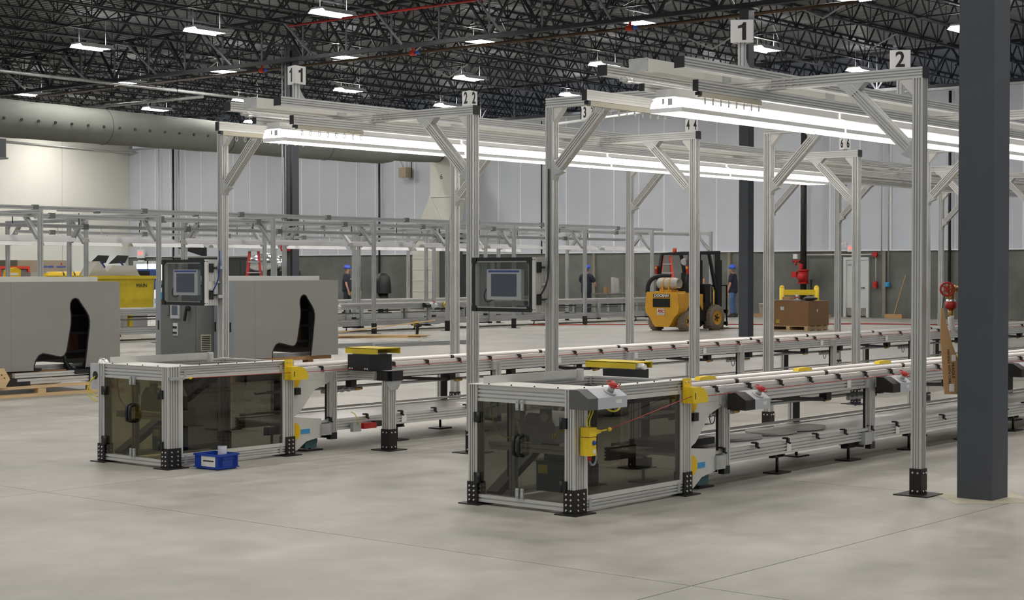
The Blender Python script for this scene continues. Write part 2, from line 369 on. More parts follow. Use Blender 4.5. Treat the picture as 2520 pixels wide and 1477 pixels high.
# ---------------------------------------------------------------- roof steel
def girder(x, zb, zt, y0, y1, label, node0, pitch=1.87):
    t = thing('joist_girder', label, 'girder', (x, 0, 0))
    MB().box(-.09, -.015, y0, y1, zb, zb + .11).box(.015, .09, y0, y1, zb, zb + .11).build('bottom_chord', STEELD, t)
    MB().box(-.09, -.015, y0, y1, zt - .1, zt).box(.015, .09, y0, y1, zt - .1, zt).build('top_chord', STEELD, t)
    wb = MB(); vt = MB(); y = node0
    while y > y0 + 1: y -= pitch
    while y < y1 - 1:
        wb.bar((0, y, zb + .06), (0, y - pitch / 2, zt - .05), .075, .06).bar((0, y, zb + .06), (0, y + pitch / 2, zt - .05), .075, .06); vt.bar((0, y, zb + .06), (0, y, zt - .05), .04)
        y += pitch
    wb.build('diagonal_web', STEELD, t); vt.build('vertical_web', STEELG, t)
    return t
girder(34.95, 8.03, 9.42, 12, 68, 'deep dark roof girder crossing above the left column', 24.4)
girder(54.0, 7.98, 9.4, 14, 68, 'dark roof girder just beyond the top of the panelled wall', 24.4)
def joist_meshes(L):
    d = .72
    a = MB().box(0, L, -.055, -.012, -.05, 0).box(0, L, .012, .055, -.05, 0).mesh('top_chord', STEELD)
    b = MB().box(.6, L - .6, -.05, -.01, -d, -d + .045).box(.6, L - .6, .01, .05, -d, -d + .045).mesh('bottom_chord', STEELD)
    m = MB(); n = int(L / 1.15); p = (L - .6) / n; x = .3
    for i in range(n):
        m.bar((x, 0, -.03), (x + p / 2, 0, -d + .02), .038).bar((x + p / 2, 0, -d + .02), (x + p, 0, -.03), .038)
        m.bar((x + p / 2, 0, -.03), (x + p / 2, 0, -d + .02), .024)
        x += p
    return a, b, m.mesh('web', STEELD)
sl = math.atan(.006)
J1, J2, J3 = joist_meshes(23.9), joist_meshes(18.5), joist_meshes(17.5)
for (x0, J, ks, lab) in ((11.0, J1, range(-4, 20), 'long black open web roof joist nearer than the deep girder'), (35.0, J2, range(-4, 26), 'black open web roof joist between the deep girder and far wall'), (54.05, J3, range(0, 26), 'black open web roof joist beyond the panelled wall')):
    for k in ks:
        y = 21.7 + 1.87 * k
        if y > 68: continue
        t = thing('roof_joist', lab, 'joist', (x0, y, deckz(x0) - .01), 0, lab.replace('joist', 'joists')[:60]); t.rotation_euler = (0, sl, 0)
        inst(J[0], 'top_chord', t, (0, 0, 0)); inst(J[1], 'bottom_chord', t, (0, 0, 0)); inst(J[2], 'web', t, (0, 0, 0))
# bridging angle runs across the joists and kicker struts
kk = 0
for x in (29.8, 37.3, 44.0):
    z = deckz(x) - .72; m = MB(); ys = [21.7 + 1.87 * k for k in range(-3, 24)]
    m.bar((x, ys[0], z), (x, ys[-1], z), .04)
    for a, b in zip(ys[:-1], ys[1:]): m.bar((x, a, z), (x, b, z + .55), .025).bar((x, a, z + .55), (x, b, z), .025)
    one('joist_bridging', m, STEELD, 'thin cross braced bridging line tying the roof joists together', 'bracing', group='bridging lines under the roof deck')
ws = []
for i, k in enumerate((0, 2, 4, 6, 8, 10, 12, 14, 16)):
    y = 21.7 + 1.87 * k; z = deckz(33.4) - .62
    one('kicker_brace', MB().bar((33.3, y, z), (34.9, y + .35, 8.12), .05), STEELG, 'slanting grey brace from a roof joist down to the deep girder', 'brace', group='kicker braces at the girder')
for (x, y, L_) in ((37.2, 27.3, 1.9), (43.5, 29.2, 1.9), (43.8, 40.4, 1.9), (38.1, 36.7, 1.9), (44.2, 46.0, 1.9), (37.4, 46.0, 1.9), (40.2, 23.5, 1.9), (46.5, 25.4, 1.9), (31.0, 31.0, 1.9)):
    z = deckz(x) - .70
    one('zigzag_brace', MB().bar((x, y, z), (x, y - .93, z - .42), .035).bar((x, y - .93, z - .42), (x, y - 1.87, z), .035), GALV, 'bright galvanised zigzag strut hung between two roof joists', 'brace', group='zigzag struts below the joists')
# ---------------------------------------------------------------- high bay lamps
def high_bay():
    t = thing('high_bay_lamp', 'high bay fluorescent lamp hung from roof', 'lamp')
    MB().box(-.62, .62, -.24, .24, .05, .10).build('housing', WHTP, t)
    m = MB()
    for s in (-1, 1): m.prism([(.24 * s, .05), (.34 * s, -.03), (.33 * s, -.035), (.225 * s, .05)], (-.62, 0, 0), (0, 1, 0), (0, 0, 1), (1.24, 0, 0))
    m.build('reflector_wing', WHTP, t)
    m = MB()
    for y in (-.19, -.114, -.038, .038, .114, .19): m.box(-.6, .6, y - .018, y + .018, .0, .03)
    m.build('tubes', HB, t)
    MB().box(-.5, .5, -.2, .2, .101, .104).build('uplight_slot', HBU, t)
    MB().cyl((-.5, 0, .1), (-.5, 0, 1.04), .008, 5).cyl((.5, 0, .1), (.5, 0, 1.04), .008, 5).build('hanger_wire', GALV, t)
    return t
hb0 = high_bay(); first = True
rows = {31.7: (8.6, [32.8, 38.1, 43.6]), 38.5: (8.6, [20.75, 27.3, 33.25, 39.1, 45.1, 50.7, 57.0]), 45.6: (8.6, [20.9, 27.65, 33.9, 40.05, 46.25, 52.2, 58.1, 64.0]), 53.0: (8.66, [28.2, 34.5, 41, 47.8, 54, 60])}
place = ['in the row nearest the deep girder', 'in the row just beyond the deep girder', 'in the middle row over the back lines', 'in the row beyond the panelled wall']
for ri, (x, (z, ys)) in enumerate(rows.items()):
    for i, y in enumerate(ys):
        lab = ('high bay lamp ' + place[ri] + ', ' + ['first', 'second', 'third', 'fourth', 'fifth', 'sixth', 'seventh', 'eighth'][i] + ' from the right')
        if first: hb0.location = (x, y, z); hb0['label'] = lab; hb0['group'] = 'high bay ceiling lamps'; first = False
        else: copy_tree(hb0, (x, y, z), lab, 'high bay ceiling lamps')
# the same ceiling lamp grid overhead and behind the camera, lighting the near floor
def area(x, y, z, sx, sy, pw, col=(1, .965, .92)):
    l = bpy.data.lights.new('unseen_ceiling_light', 'AREA'); l.shape = 'RECTANGLE'; l.size = sx; l.size_y = sy; l.energy = pw; l.color = col
    o = bpy.data.objects.new('unseen_ceiling_light', l); COL.objects.link(o); o.location = (x, y, z)
for x in (-1.6, 5.1, 11.8, 18.5, 25.2):
    for y in (-4, 2.2, 8.4, 14.6, 20.8, 27.0, 33.0, 38.9): area(x, y, 8.7, 1.2, .55, LAMP_W)
area(46.8, 66.5, 8.5, 1.2, .55, 110)  # extra unseen light outside the grid, added to brighten the cream wall
# ---------------------------------------------------------------- ceiling pipes
def pipe(name, pts, r, m, label, cat='pipe', n=8): return one(name, MB().tube(pts, r, n), m, label, cat)
BRN = mat('brown_sprinkler_pipe', (.09, .055, .03), .45, .2)
pipe('sprinkler_pipe', [(37.4, 55, 8.3), (37.4, 20, 8.3)], .05, BRN, 'brown sprinkler pipe crossing below the roof joists')
pipe('red_pipe', [(33.9, 37, 8.9), (33.9, 22, 8.9)], .035, RED, 'thin red pipe high above the girder')
for y, lab in ((42.1, 'left'), (35.2, 'middle'), (27.0, 'right')):
    t = thing('sprinkler_valve', 'red valve coupling on the brown sprinkler pipe, ' + lab + ' one', 'valve', (37.4, y, 8.3), group='sprinkler pipe valves')
    MB().cyl((0, -.1, 0), (0, .1, 0), .085).cyl((0, 0, 0), (0, 0, .2), .04).build('valve_body', REDO, t); MB().cyl((0, -.3, 0), (0, -.12, 0), .056).build('blue_collar', mat('blue_collar', (.06, .16, .6), .5), t)
pipe('conduit', [(24, 46.4, 8.0), (42, 46.9, 7.95)], .055, GALV, 'long pale galvanised pipe running over the fabric duct')
pipe('conduit', [(36.4, 50.5, 7.5), (36.6, 44.2, 7.5)], .05, GALV, 'short pale galvanised pipe above the fabric duct end')
for yy, xx in ((45.5, 36.56), (49.0, 36.45)): one('pipe_hanger', MB().cyl((xx, yy, 7.5), (xx, yy, 9.6), .012, 5), BLKM, 'thin black hanger rod above the fabric duct', 'hanger', group='hangers above the fabric duct')
for yy, zz, xx in ((33.0, 7.05, 46.45), (36.5, 7.05, 47.55)): one('pipe_hanger', MB().cyl((xx, yy, zz), (xx, yy, 9.4), .012, 5), BLKM, 'thin black hanger rod holding the white pipe', 'hanger', group='hangers of the white pipe')
pipe('conduit', [(46.0, 31.5, 7.0), (48.0, 38.0, 7.0)], .05, WHTP, 'white pipe hung below the roof between the two lit lines')
pipe('conduit', [(43, 68.52, 7.75), (51.3, 68.52, 7.55), (51.95, 67.9, 7.55)], .04, GALV, 'grey conduit along the top of the cream wall')
t = thing('unit_heater', 'dark hanging unit heater at the left frame edge', 'heater', (34.2, 54.0, 5.75)); MB().box(0, 1.2, 0, 1.0, .06, .75).build('case', BLIND, t); MB().box(-.05, 1.26, -.05, 1.05, 0, .06).build('bottom_lip', ECAB, t); MB().cyl((.1, .1, .75), (.1, .1, 3.8), .012, 5).cyl((1.1, .9, .75), (1.1, .9, 3.8), .012, 5).build('hanger_rod', BLKM, t)
# ---------------------------------------------------------------- fabric duct and sheet metal duct
m = MB(); L0, L1, n = 22.0, 47.5, 24; pr = []
t = thing('fabric_air_duct', 'wide grey green fabric air duct with a row of black holes', 'duct', (0, 0, 0))
def duct_r(x): return .645 - .006 * (x - L0)
def duct_c(x): return V((x, 45.4, 5.76 + duct_r(x)))
dm = MB(); NS = 28; xs = [L0 + .5 * i for i in range(52)]
for i, x in enumerate(xs):
    r = duct_r(x) + .008 * math.sin(i * 1.7); c = duct_c(x); e = max(0, x - 46.0)
    r *= math.sqrt(max(.12, 1 - (e / 1.6) ** 2)) if e else 1
    dm.v += [(x, c.y + r * math.cos(2 * math.pi * j / NS), c.z + r * math.sin(2 * math.pi * j / NS)) for j in range(NS)]
for i in range(len(xs) - 1):
    for j in range(NS): dm.f.append((i * NS + j, i * NS + (j + 1) % NS, (i + 1) * NS + (j + 1) % NS, (i + 1) * NS + j)); dm.sm.append(True)
dm.build('duct_sleeve', DUCTF, t)
m = MB()
for xx in (27.2, 33.4, 38.6, 43.4): m.lathe([(duct_r(xx) + .008, -.015), (duct_r(xx) + .02, 0), (duct_r(xx) + .008, .015)], duct_c(xx), (1, 0, 0), 28)
m.build('sleeve_seam', mat('duct_seam', (.06, .065, .06), .8), t)
dot = MB().cyl((0, 0, 0), (0, -.03, 0), .045, 10).mesh('vent_hole', BLK); x = 29.3
while x < 46.0: c = duct_c(x); r = duct_r(x); inst(dot, 'vent_hole', t, (x, c.y - r * math.cos(.10), c.z - r * math.sin(.10))); x += .62
MB().tube(bez((46.8, 45.4, 6.3), (48.2, 45.4, 6.25), (49.0, 45.6, 6.35), (50.3, 46.0, 6.4), 10), .36, 16).build('duct_tail', DUCTF, t)
t = thing('sheet_metal_duct', 'ivory sheet metal duct dropping down the far wall, jogging left', 'duct', (50.9, 46.2, 0))
MB().box(-.5, .3, -.95, .28, 4.66, 6.55).build('upper_drop', DUCTM, t)
MB().box(-.53, .33, -.98, .31, 6.1, 6.16).box(-.53, .33, -.98, .31, 4.62, 4.70).build('flange', SHEET, t)
MB().add([(-.5, -.95, 4.66), (.3, -.95, 4.66), (.3, .28, 4.66), (-.5, .28, 4.66), (-.5, -.70, 3.2), (.3, -.70, 3.2), (.3, 1.15, 3.2), (-.5, 1.15, 3.2)], [(0, 1, 5, 4), (1, 2, 6, 5), (2, 3, 7, 6), (3, 0, 4, 7)]).build('offset_elbow', DUCTM, t)
MB().bar((-.52, .28, 4.66), (-.52, -.6, 3.25), .05).bar((-.52, 1.15, 3.4), (-.52, .9, 3.15), .05).build('elbow_seam', SHEET, t)
MB().box(-.5, .3, .05, 1.28, .3, 3.25).build('lower_drop', DUCTM, t)
for z in (.75, 1.2, 1.65, 2.1, 2.55, 3.0): MB().box(-.515, .3, .04, 1.29, z, z + .02).build('stiffener_rib', SHEET, t)
MB().box(-.2, .3, -.80, .04, .3, 3.2).build('dark_return_duct', BLIND, t)
text('6', .30, INK, t, (-.502, -.35, 5.45), '-X', 'stencilled_digit')
# ---------------------------------------------------------------- wall services
for i, (y, z0, z1, r, mm, lab) in enumerate(((64.93, 0, 7.6, .05, BLK, 'thick black vertical pipe on the far wall left of the posts'), (50.87, .4, 7.6, .045, BLK, 'black vertical pipe on the far wall left of the ivory duct'), (64.5, 2.4, 7.6, .025, GALV, 'thin grey conduit close beside the thick black wall pipe'),
        (66.03, 2.6, 7.6, .02, GALV, 'thin conduit dropping to the corner exit sign'), (41.8, 2.3, 7.6, .03, BLKM, 'dark thin pipe on the far wall behind the near screen box'), (48.93, 5.6, 6.4, .02, BLKM, 'short rod above the small wall heater box'),
        (26.59, 1.2, 7.6, .022, GALV, 'slim conduit dropping to the small blue box'), (26.85, 2.25, 7.6, .022, GALV, 'slim conduit bending to the red junction box'), (24.36, 0, 7.6, .05, BLK, 'black pipe on the far wall beside the near column'), (61.5, 2.5, 7.6, .05, GALV, 'grey downpipe on the white panels behind the first gantry'))):
    pipe('wall_pipe', [(51.9, y, z0), (51.9, y, z1)], r, mm, lab)
pipe('wall_pipe', [(51.9, 29.8, 2.17), (51.9, 27.1, 2.17)], .025, SHEET, 'horizontal white conduit above the white door')
pipe('wall_pipe', [(51.9, 27.06, 2.1), (51.9, 27.06, 1.2)], .015, SHEET, 'short conduit between the two red wall boxes')
one('junction_box', MB().cyl((51.9, 27.06, 2.17), (51.78, 27.06, 2.17), .09), RED, 'round red alarm box at the end of the white conduit', 'alarm')
one('pull_station', MB().box(51.82, 51.95, 27.0, 27.13, 1.02, 1.24).cyl((51.82, 27.065, 1.13), (51.8, 27.065, 1.13), .04), RED, 'small red fire alarm pull station right of the white door', 'alarm')
one('switch_box', MB().box(51.82, 51.95, 26.52, 26.68, 1.06, 1.22).box(51.80, 51.82, 26.55, 26.65, 1.09, 1.19), BLUL, 'small light blue switch box on the concrete wall', 'switch box')
t = thing('exit_sign', 'red lettered exit sign above the white door', 'sign', (51.9, 27.97, 2.27)); MB().box(-.05, .05, -.16, .16, 0, .25).build('sign_box', WHTP, t); text('EXIT', .16, EXITR, t, (-.052, 0, .125), '-X', 'exit_lettering', bold=.004, sx=.8)
t = thing('exit_sign', 'red lettered exit sign above the corner door', 'sign', (51.85, 67.4, 2.25)); MB().box(-.05, .05, -.26, .26, 0, .42).box(-.05, .05, -.2, .2, -.2, -.1).build('sign_box', WHTP, t); text('EXIT', .24, EXITR, t, (-.052, 0, .23), '-X', 'exit_lettering', bold=.006, sx=.8)
one('emergency_light', MB().box(51.8, 51.95, 28.13, 28.29, 2.46, 2.54).cyl((51.8, 28.16, 2.56), (51.74, 28.16, 2.55), .04).cyl((51.8, 28.26, 2.56), (51.74, 28.26, 2.55), .04), WHTP, 'small white emergency light left of the exit sign', 'lamp')
t = thing('wall_heater', 'small beige box hung on the white panels below the fabric duct', 'heater', (51.7, 49.15, 5.6)); MB().box(-.15, .2, -.2, .22, 0, .42).build('case', CARDP, t); MB().bar((0, .3, .75), (0, .1, .45), .05).bar((0, -.1, .45), (0, -.05, .7), .04).build('bracket', GALV, t)
# sprinkler riser with red valves
t = thing('sprinkler_riser', 'thick black sprinkler riser with red alarm valve at far wall', 'riser', (51.4, 29.6, 0))
MB().cyl((0, 0, 0), (0, 0, 7.6), .11, 14).build('riser_pipe', BLKM, t)
MB().cyl((0, 0, 1.18), (0, 0, 1.62), .17, 14).cyl((0, 0, 1.15), (0, 0, 1.2), .2, 14).cyl((0, 0, 1.6), (0, 0, 1.66), .2, 14).sphere((-.12, 0, 1.4), .17).build('alarm_valve', RED, t)
MB().box(-.12, .0, .22, .42, 1.38, 1.58).box(-.2, -.1, -.05, .07, 1.68, 1.86).build('red_gauge_box', RED, t)
MB().cyl((0, .12, 1.95), (0, .42, 1.95), .05).cyl((0, .3, 1.95), (0, .3, 1.8), .04).build('test_valve', RED, t); MB().box(-.1, .0, .2, .36, 2.03, 2.2).build('tamper_box', PAPER, t)
MB().cyl((0, -.3, .1), (0, -.3, 1.3), .04).build('drain_pipe', BLKM, t)
t = thing('guard_rail', 'yellow steel guard rail in front of the sprinkler riser', 'guard rail', (43.9, 25.42, 0), math.radians(-50))
for x in (-.52, .52): MB().cyl((x, 0, 0), (x, 0, 1.1), .075, 14).sphere((x, 0, 1.1), .075).build('post', YELB, t)
MB().box(-.5, .5, -.06, .06, .88, 1.04).build('crossbar', YELB, t)
t = thing('push_broom', 'wooden push broom leaning on the far wall', 'broom', (51.6, 26.2, 0)); MB().bar((-.05, .0, .1), (.25, -.28, 1.45), .028).build('handle', WOODD, t); MB().box(-.1, .02, -.32, .32, .08, .14).build('broom_head', WOODD, t); MB().box(-.1, .02, -.32, .32, 0, .08).build('bristles', CARDT, t)
# ================================================================ assembly lines
def bolts(m, pts, r=.009, d=(0, -1, 0)):
    d = V(d)
    for p in pts: p = V(p); m.cyl(p, p + d * .008, r, 8, r * .7)
    return m
def boot(t, x0, x1, y0, y1, h, nb=2, nz=2, plate=.06):
    e = .006
    MB().box(x0 - e, x1 + e, y0 - e, y1 + e, .008, h).build('boot', BLKM, t)
    MB().box(x0 - plate, x1 + plate, y0 - plate, y1 + plate, 0, .008).build('base_plate', BLKM, t)
    b = MB(); zs = [.03 + (h - .06) * i / (nz - 1) for i in range(nz)]
    xs = [x0 + (x1 - x0) * (i + .5) / nb for i in range(nb)]; ys = [y0 + (y1 - y0) * (i + .5) / nb for i in range(nb)]
    bolts(b, [(x, y0 - e, z) for x in xs for z in zs]); bolts(b, [(x0 - e, y, z) for y in ys for z in zs], d=(-1, 0, 0)); b.build('bolts', ZINC, t)
def gantry():
    t = thing('gantry_frame', 'x', 'gantry'); W = .08; H = 3.05; FY = 3.345
    for s, y in ((1, 0), (-1, FY)):
        p = MB().slot((W / 2, y + W / 2, .01), (W / 2, y + W / 2, H - W), W, W).build('post', ALU, t)
        boot(p, 0, W, y, y + W, .19, 2 if s > 0 else 2, 2, .09)
        i = y + W if s > 0 else y
        MB().slot((W / 2, i + s * .035, 2.47), (W / 2, i + s * .50, H - W - .035), W, W).build('knee_brace', ALU, t)
        g = MB()
        for (yy, zz, a, b) in ((i, 2.50, s, -1), (i + s * .56, H - W, -s, -1)):
            pass
        g.prism([(0, 2.36), (s * .015, 2.40), (s * .09, 2.43), (s * .005, 2.53), (0, 2.53)], (.002, i, 0), (0, 1, 0), (0, 0, 1), (W - .004, 0, 0))
        g.prism([(s * .38, H - W), (s * .60, H - W), (s * .58, H - W - .03), (s * .48, H - W - .09), (s * .43, H - W - .05)], (.002, i, 0), (0, 1, 0), (0, 0, 1), (W - .004, 0, 0))
        g.build('brace_end', GALV, t)
        MB().prism([(0, 0), (s * .10, 0), (s * .085, -.03), (s * .02, -.10), (0, -.12)], (.008, i, H - W), (0, 1, 0), (0, 0, 1), (W - .016, 0, 0)).build('corner_gusset', SHEET, t)
    MB().slot((W / 2, .002, H - W / 2), (W / 2, FY + W, H - W / 2), W, W).build('cross_beam', ALU, t)
    MB().box(-.001, W + .001, -.012, .002, H - W, H + .001).build('end_cap', BLK, t)
    bolts(MB(), [(-.001, y, z) for y in (1.0, 1.06, 1.12, 1.18, 1.24) for z in (H - .018, H - .06)], .006, (-1, 0, 0)).build('splice_bolts', ZINC, t)
    return t
def feet(t, x, y, h, n=2):
    m = MB().box(x - .10, x + .10, y - .07, y + .07, 0, .012).cyl((x, y, .012), (x, y, h), .012).box(x - .09, x + .09, y - .02, y + .02, h - .045, h - .035)
    for q in (-.06, .06): m.box(x + q - .012, x + q + .012, y - .03, y + .03, h - .04, h + .03)
    m.build('levelling_foot', BLKM, t)
def station_box(name, label, x, y, z, w=.42, de=.38):
    """grey chamfered emergency stop housing with dark open end and red button"""
    t = thing(name, label, 'stop station', (x, y, z))
    pr = [(0, 0), (-.16, 0), (-.16, .075), (-.07, .13), (0, .13)]
    MB().prism(pr, (w * de, 0, 0), (0, 1, 0), (0, 0, 1), (w * (1 - de), 0, 0)).build('housing', LGREY, t)
    MB().prism([(a * .98, b * .98 + .001) for a, b in pr], (0, 0, 0), (0, 1, 0), (0, 0, 1), (w * de, 0, 0)).build('dark_end', BLKM if de > .3 else mat('smoky_end', (.10, .10, .095), .5), t)
    c = V((w * .68, -.115, .102)); d = V((0, -.5, .86)).normalized()
    MB().cyl(c, c + d * .012, .045, 16).cyl(c + d * .01, c + d * .045, .022, 14).build('button_collar', GALV, t)
    MB().lathe([(.0, .075), (.022, .072), (.03, .06), (.03, .05), (.016, .045)], c, d, 16).build('stop_button', RED, t)
    MB().tube([c + V((.048 * math.cos(a), 0, 0)) + d.cross(V((1, 0, 0))) * .048 * math.sin(a) + d * .06 for a in [i * math.pi / 8 for i in range(17)]], .004, 6).build('guard_ring', RED, t)
    MB().box(w * .7, w * .85, -.162, -.16, .03, .055).build('label_plate', PAPER, t)
    return t
def cell(x, y, label, extras, amber):
    t = thing('guard_enclosure', label, 'machine enclosure', (x, y, 0)); L, Wd, H = 1.371, .92, .82; T = TINTY if amber else TINTD
    def post(px, py, w, d, bh, nb, nz):
        p = MB().slot((px + w / 2, py + d / 2, .01), (px + w / 2, py + d / 2, H), w, d, 3 if w < .1 else 4, 3).build('corner_post', ALU, t); boot(p, px, px + w, py, py + d, bh, nb, nz, .05)
    post(0, 0, .125, .078, .165, 2, 4); post(0, Wd - .078, .08, .078, .155, 2, 4); post(L - .09, 0, .09, .08, .165, 2, 4); post(L - .08, Wd - .08, .08, .08, .155, 2, 4)
    MB().slot((.04, .08, H - .056), (.04, Wd - .08, H - .056), .06, .108).build('front_top_rail', ALU, t)
    MB().slot((.04, .08, .045), (.04, Wd - .08, .045), .06, .052, 1, 1).build('front_bottom_rail', ALU, t)
    MB().slot((.125, .035, H - .032), (L - .09, .035, H - .032), .05, .058, 1, 2).build('side_top_rail', ALU, t)
    MB().slot((.125, .035, .05), (L - .09, .035, .05), .05, .06, 1, 2).build('side_bottom_rail', ALU, t)
    MB().slot((.09, Wd - .04, H - .04), (L - .08, Wd - .04, H - .04), .06, .078).slot((.09, Wd - .04, .045), (L - .08, Wd - .04, .045), .05, .05, 1, 1).build('rear_rail', ALU, t)
    MB().slot((L - .04, .08, H - .04), (L - .04, Wd - .08, H - .04), .06, .078).build('end_rail', ALU, t)
    # side window frame and pane
    x0, x1, z0, z1 = .128, L - .093, .085, H - .065
    MB().box(x0, x1, .008, .034, z1 - .03, z1).box(x0, x1, .008, .034, z0, z0 + .03).box(x0, x0 + .03, .008, .034, z0 + .03, z1 - .03).box(x1 - .03, x1, .008, .034, z0 + .03, z1 - .03).build('window_frame', SHEET, t)
    MB().box(x0 + .03, x1 - .03, .018, .024, z0 + .03, z1 - .03).build('side_pane', TINT, t)
    MB().box(.1, L - .1, Wd - .03, Wd - .024, .07, H - .08).build('rear_pane', TINTL, t)
    # doors
    ym = Wd / 2
    for a, b, s in ((.081, ym - .0015, 1), (ym + .0015, Wd - .081, -1)):
        d = MB().box(.008, .014, a, b, .076, H - .112).build('door_pane', T, t)
        hy = a if s > 0 else b; m = MB()
        for z in (.185, .60): m.box(-.012, .012, hy - .022, hy + .03 if s > 0 else hy + .022, z - .035, z + .035).cyl((-.006, hy + s * .02, z - .037), (-.006, hy + s * .02, z + .037), .014)
        m.build('hinge', BLK, d)
        yh = b - .02 if s > 0 else a + .02
        MB().tube([(.008, yh, .36), (-.04, yh, .375), (-.045, yh, .43), (-.04, yh, .485), (.008, yh, .50)], .014, 8).build('door_handle', BLK, d)
        m = MB()
        for z in (.105, H - .12): m.box(-.006, .008, yh - .012, yh + .012, z - .035, z + .035); bolts(m, [(-.006, yh, z + .022), (-.006, yh, z - .022)], .005, (-1, 0, 0))
        m.build('door_latch', GALV, d)
    # joint plates
    m = MB()
    for xx in (.17, L - .16): m.box(xx, xx + .025, .004, .01, H - .09, H - .03).box(xx, xx + .025, .004, .01, .025, .10)
    m.build('joint_plate', GALV, t)
    # top tray
    MB().box(.0, .33, .0, Wd, H, H + .006).box(.33, L, .0, .10, H, H + .006).build('top_sheet', SHEET, t)
    MB().box(.05, 1.12, Wd - .1, Wd - .094, H, H + .058).box(1.10, 1.125, Wd - .14, Wd - .09, H - .02, H + .062).build('tray_wall', SHEET, t)
    bolts(MB(), [(.15 + .2 * i, .03, H + .006) for i in range(6)] + [(.02, .15 + .2 * i, H + .006) for i in range(4)], .006, (0, 0, 1)).build('sheet_bolts', BLKM, t)
    # inside
    MB().bar((.12, .80, .06), (1.25, .80, .74), .05, .10, (0, 1, 0)).build('inclined_strut', BLK, t)
    MB().slot((.14, .10, .40), (.14, .84, .40), .04, .055, 1, 1).build('cross_rail', ALU, t)
    MB().slot((.20, .68, .05), (.20, .68, .74), .045, .045, 1, 1).slot((.20, .15, .05), (.20, .15, .74), .045, .045, 1, 1).build('inner_upright', ALU, t)
    MB().prism([(.0, 0), (.30, 0), (.30, .12), (.24, .20), (.06, .20), (0, .12)], (.22, .33, .43), (0, 1, 0), (0, 0, 1), (.25, 0, 0)).build('motor_housing', LGREY, t)
    for yy in (.56, .33): p = MB().box(.115, .12, yy - .05, yy + .05, .575, .675).build('switch_plate', LGREY, t); MB().cyl((.115, yy, .625), (.10, yy, .625), .034, 16).bar((.098, yy, .625), (.098, yy - .03, .625), .012).build('rotary_knob', PAPER, p)
    MB().box(.25, .45, .30, .52, .10, .30).cyl((.35, .41, .3), (.35, .41, .36), .07).build('gearmotor', TEAL, t); MB().box(.244, .25, .42, .50, .22, .28).build('warning_label', YCAB, t)
    m = MB(); random.seed(int(y))
    for i in range(4): m.tube(bez((.15, .12, .50 + .02 * i), (.12, .25, .6), (.12, .28, .40), (.2, .34 - .02 * i, .5), 10), .005, 5)
    m.tube(bez((.12, .82, .70), (.1, .77, .4), (.1, .68, .5), (.2, .6, .42), 12), .005, 5).tube(bez((.14, .14, .4), (.1, .2, .2), (.1, .16, .1), (.16, .1, .08), 12), .005, 5)
    m.build('yellow_cable', YCAB, t)
    MB().box(.26, .27, .72, .79, .08, .72).build('perforated_upright', BLKM if not amber else SHEET, t)
    return t
def hood(label, x, y):
    t = thing('rope_guide_hood', label, 'guide hood', (x, y, .66))
    MB().box(-.035, .055, -.012, 0, .0, .175).build('back_plate', YELB, t)
    m = MB(); pts = [(0, .0)] + [(0 + .20 * math.sin(a), .02 + .10 * math.cos(a)) for a in [math.pi / 2 * (1 - i / 7) for i in range(8)]]
    m.prism([(-.02, .0), (.17, 0), (.17, .03), (.155, .07), (.12, .10), (.07, .115), (-.02, .115)], (0, -.012, 0), (1, 0, 0), (0, 0, 1), (0, -.07, 0)).build('cover', YELB, t)
    bolts(MB(), [(-.01, -.012, .15), (.03, -.012, .15)], .008).build('bolts', ZINC, t)
    MB().box(.005, .012, -.084, -.08, .03, .075).build('rope_slot', INK, t)
    return t
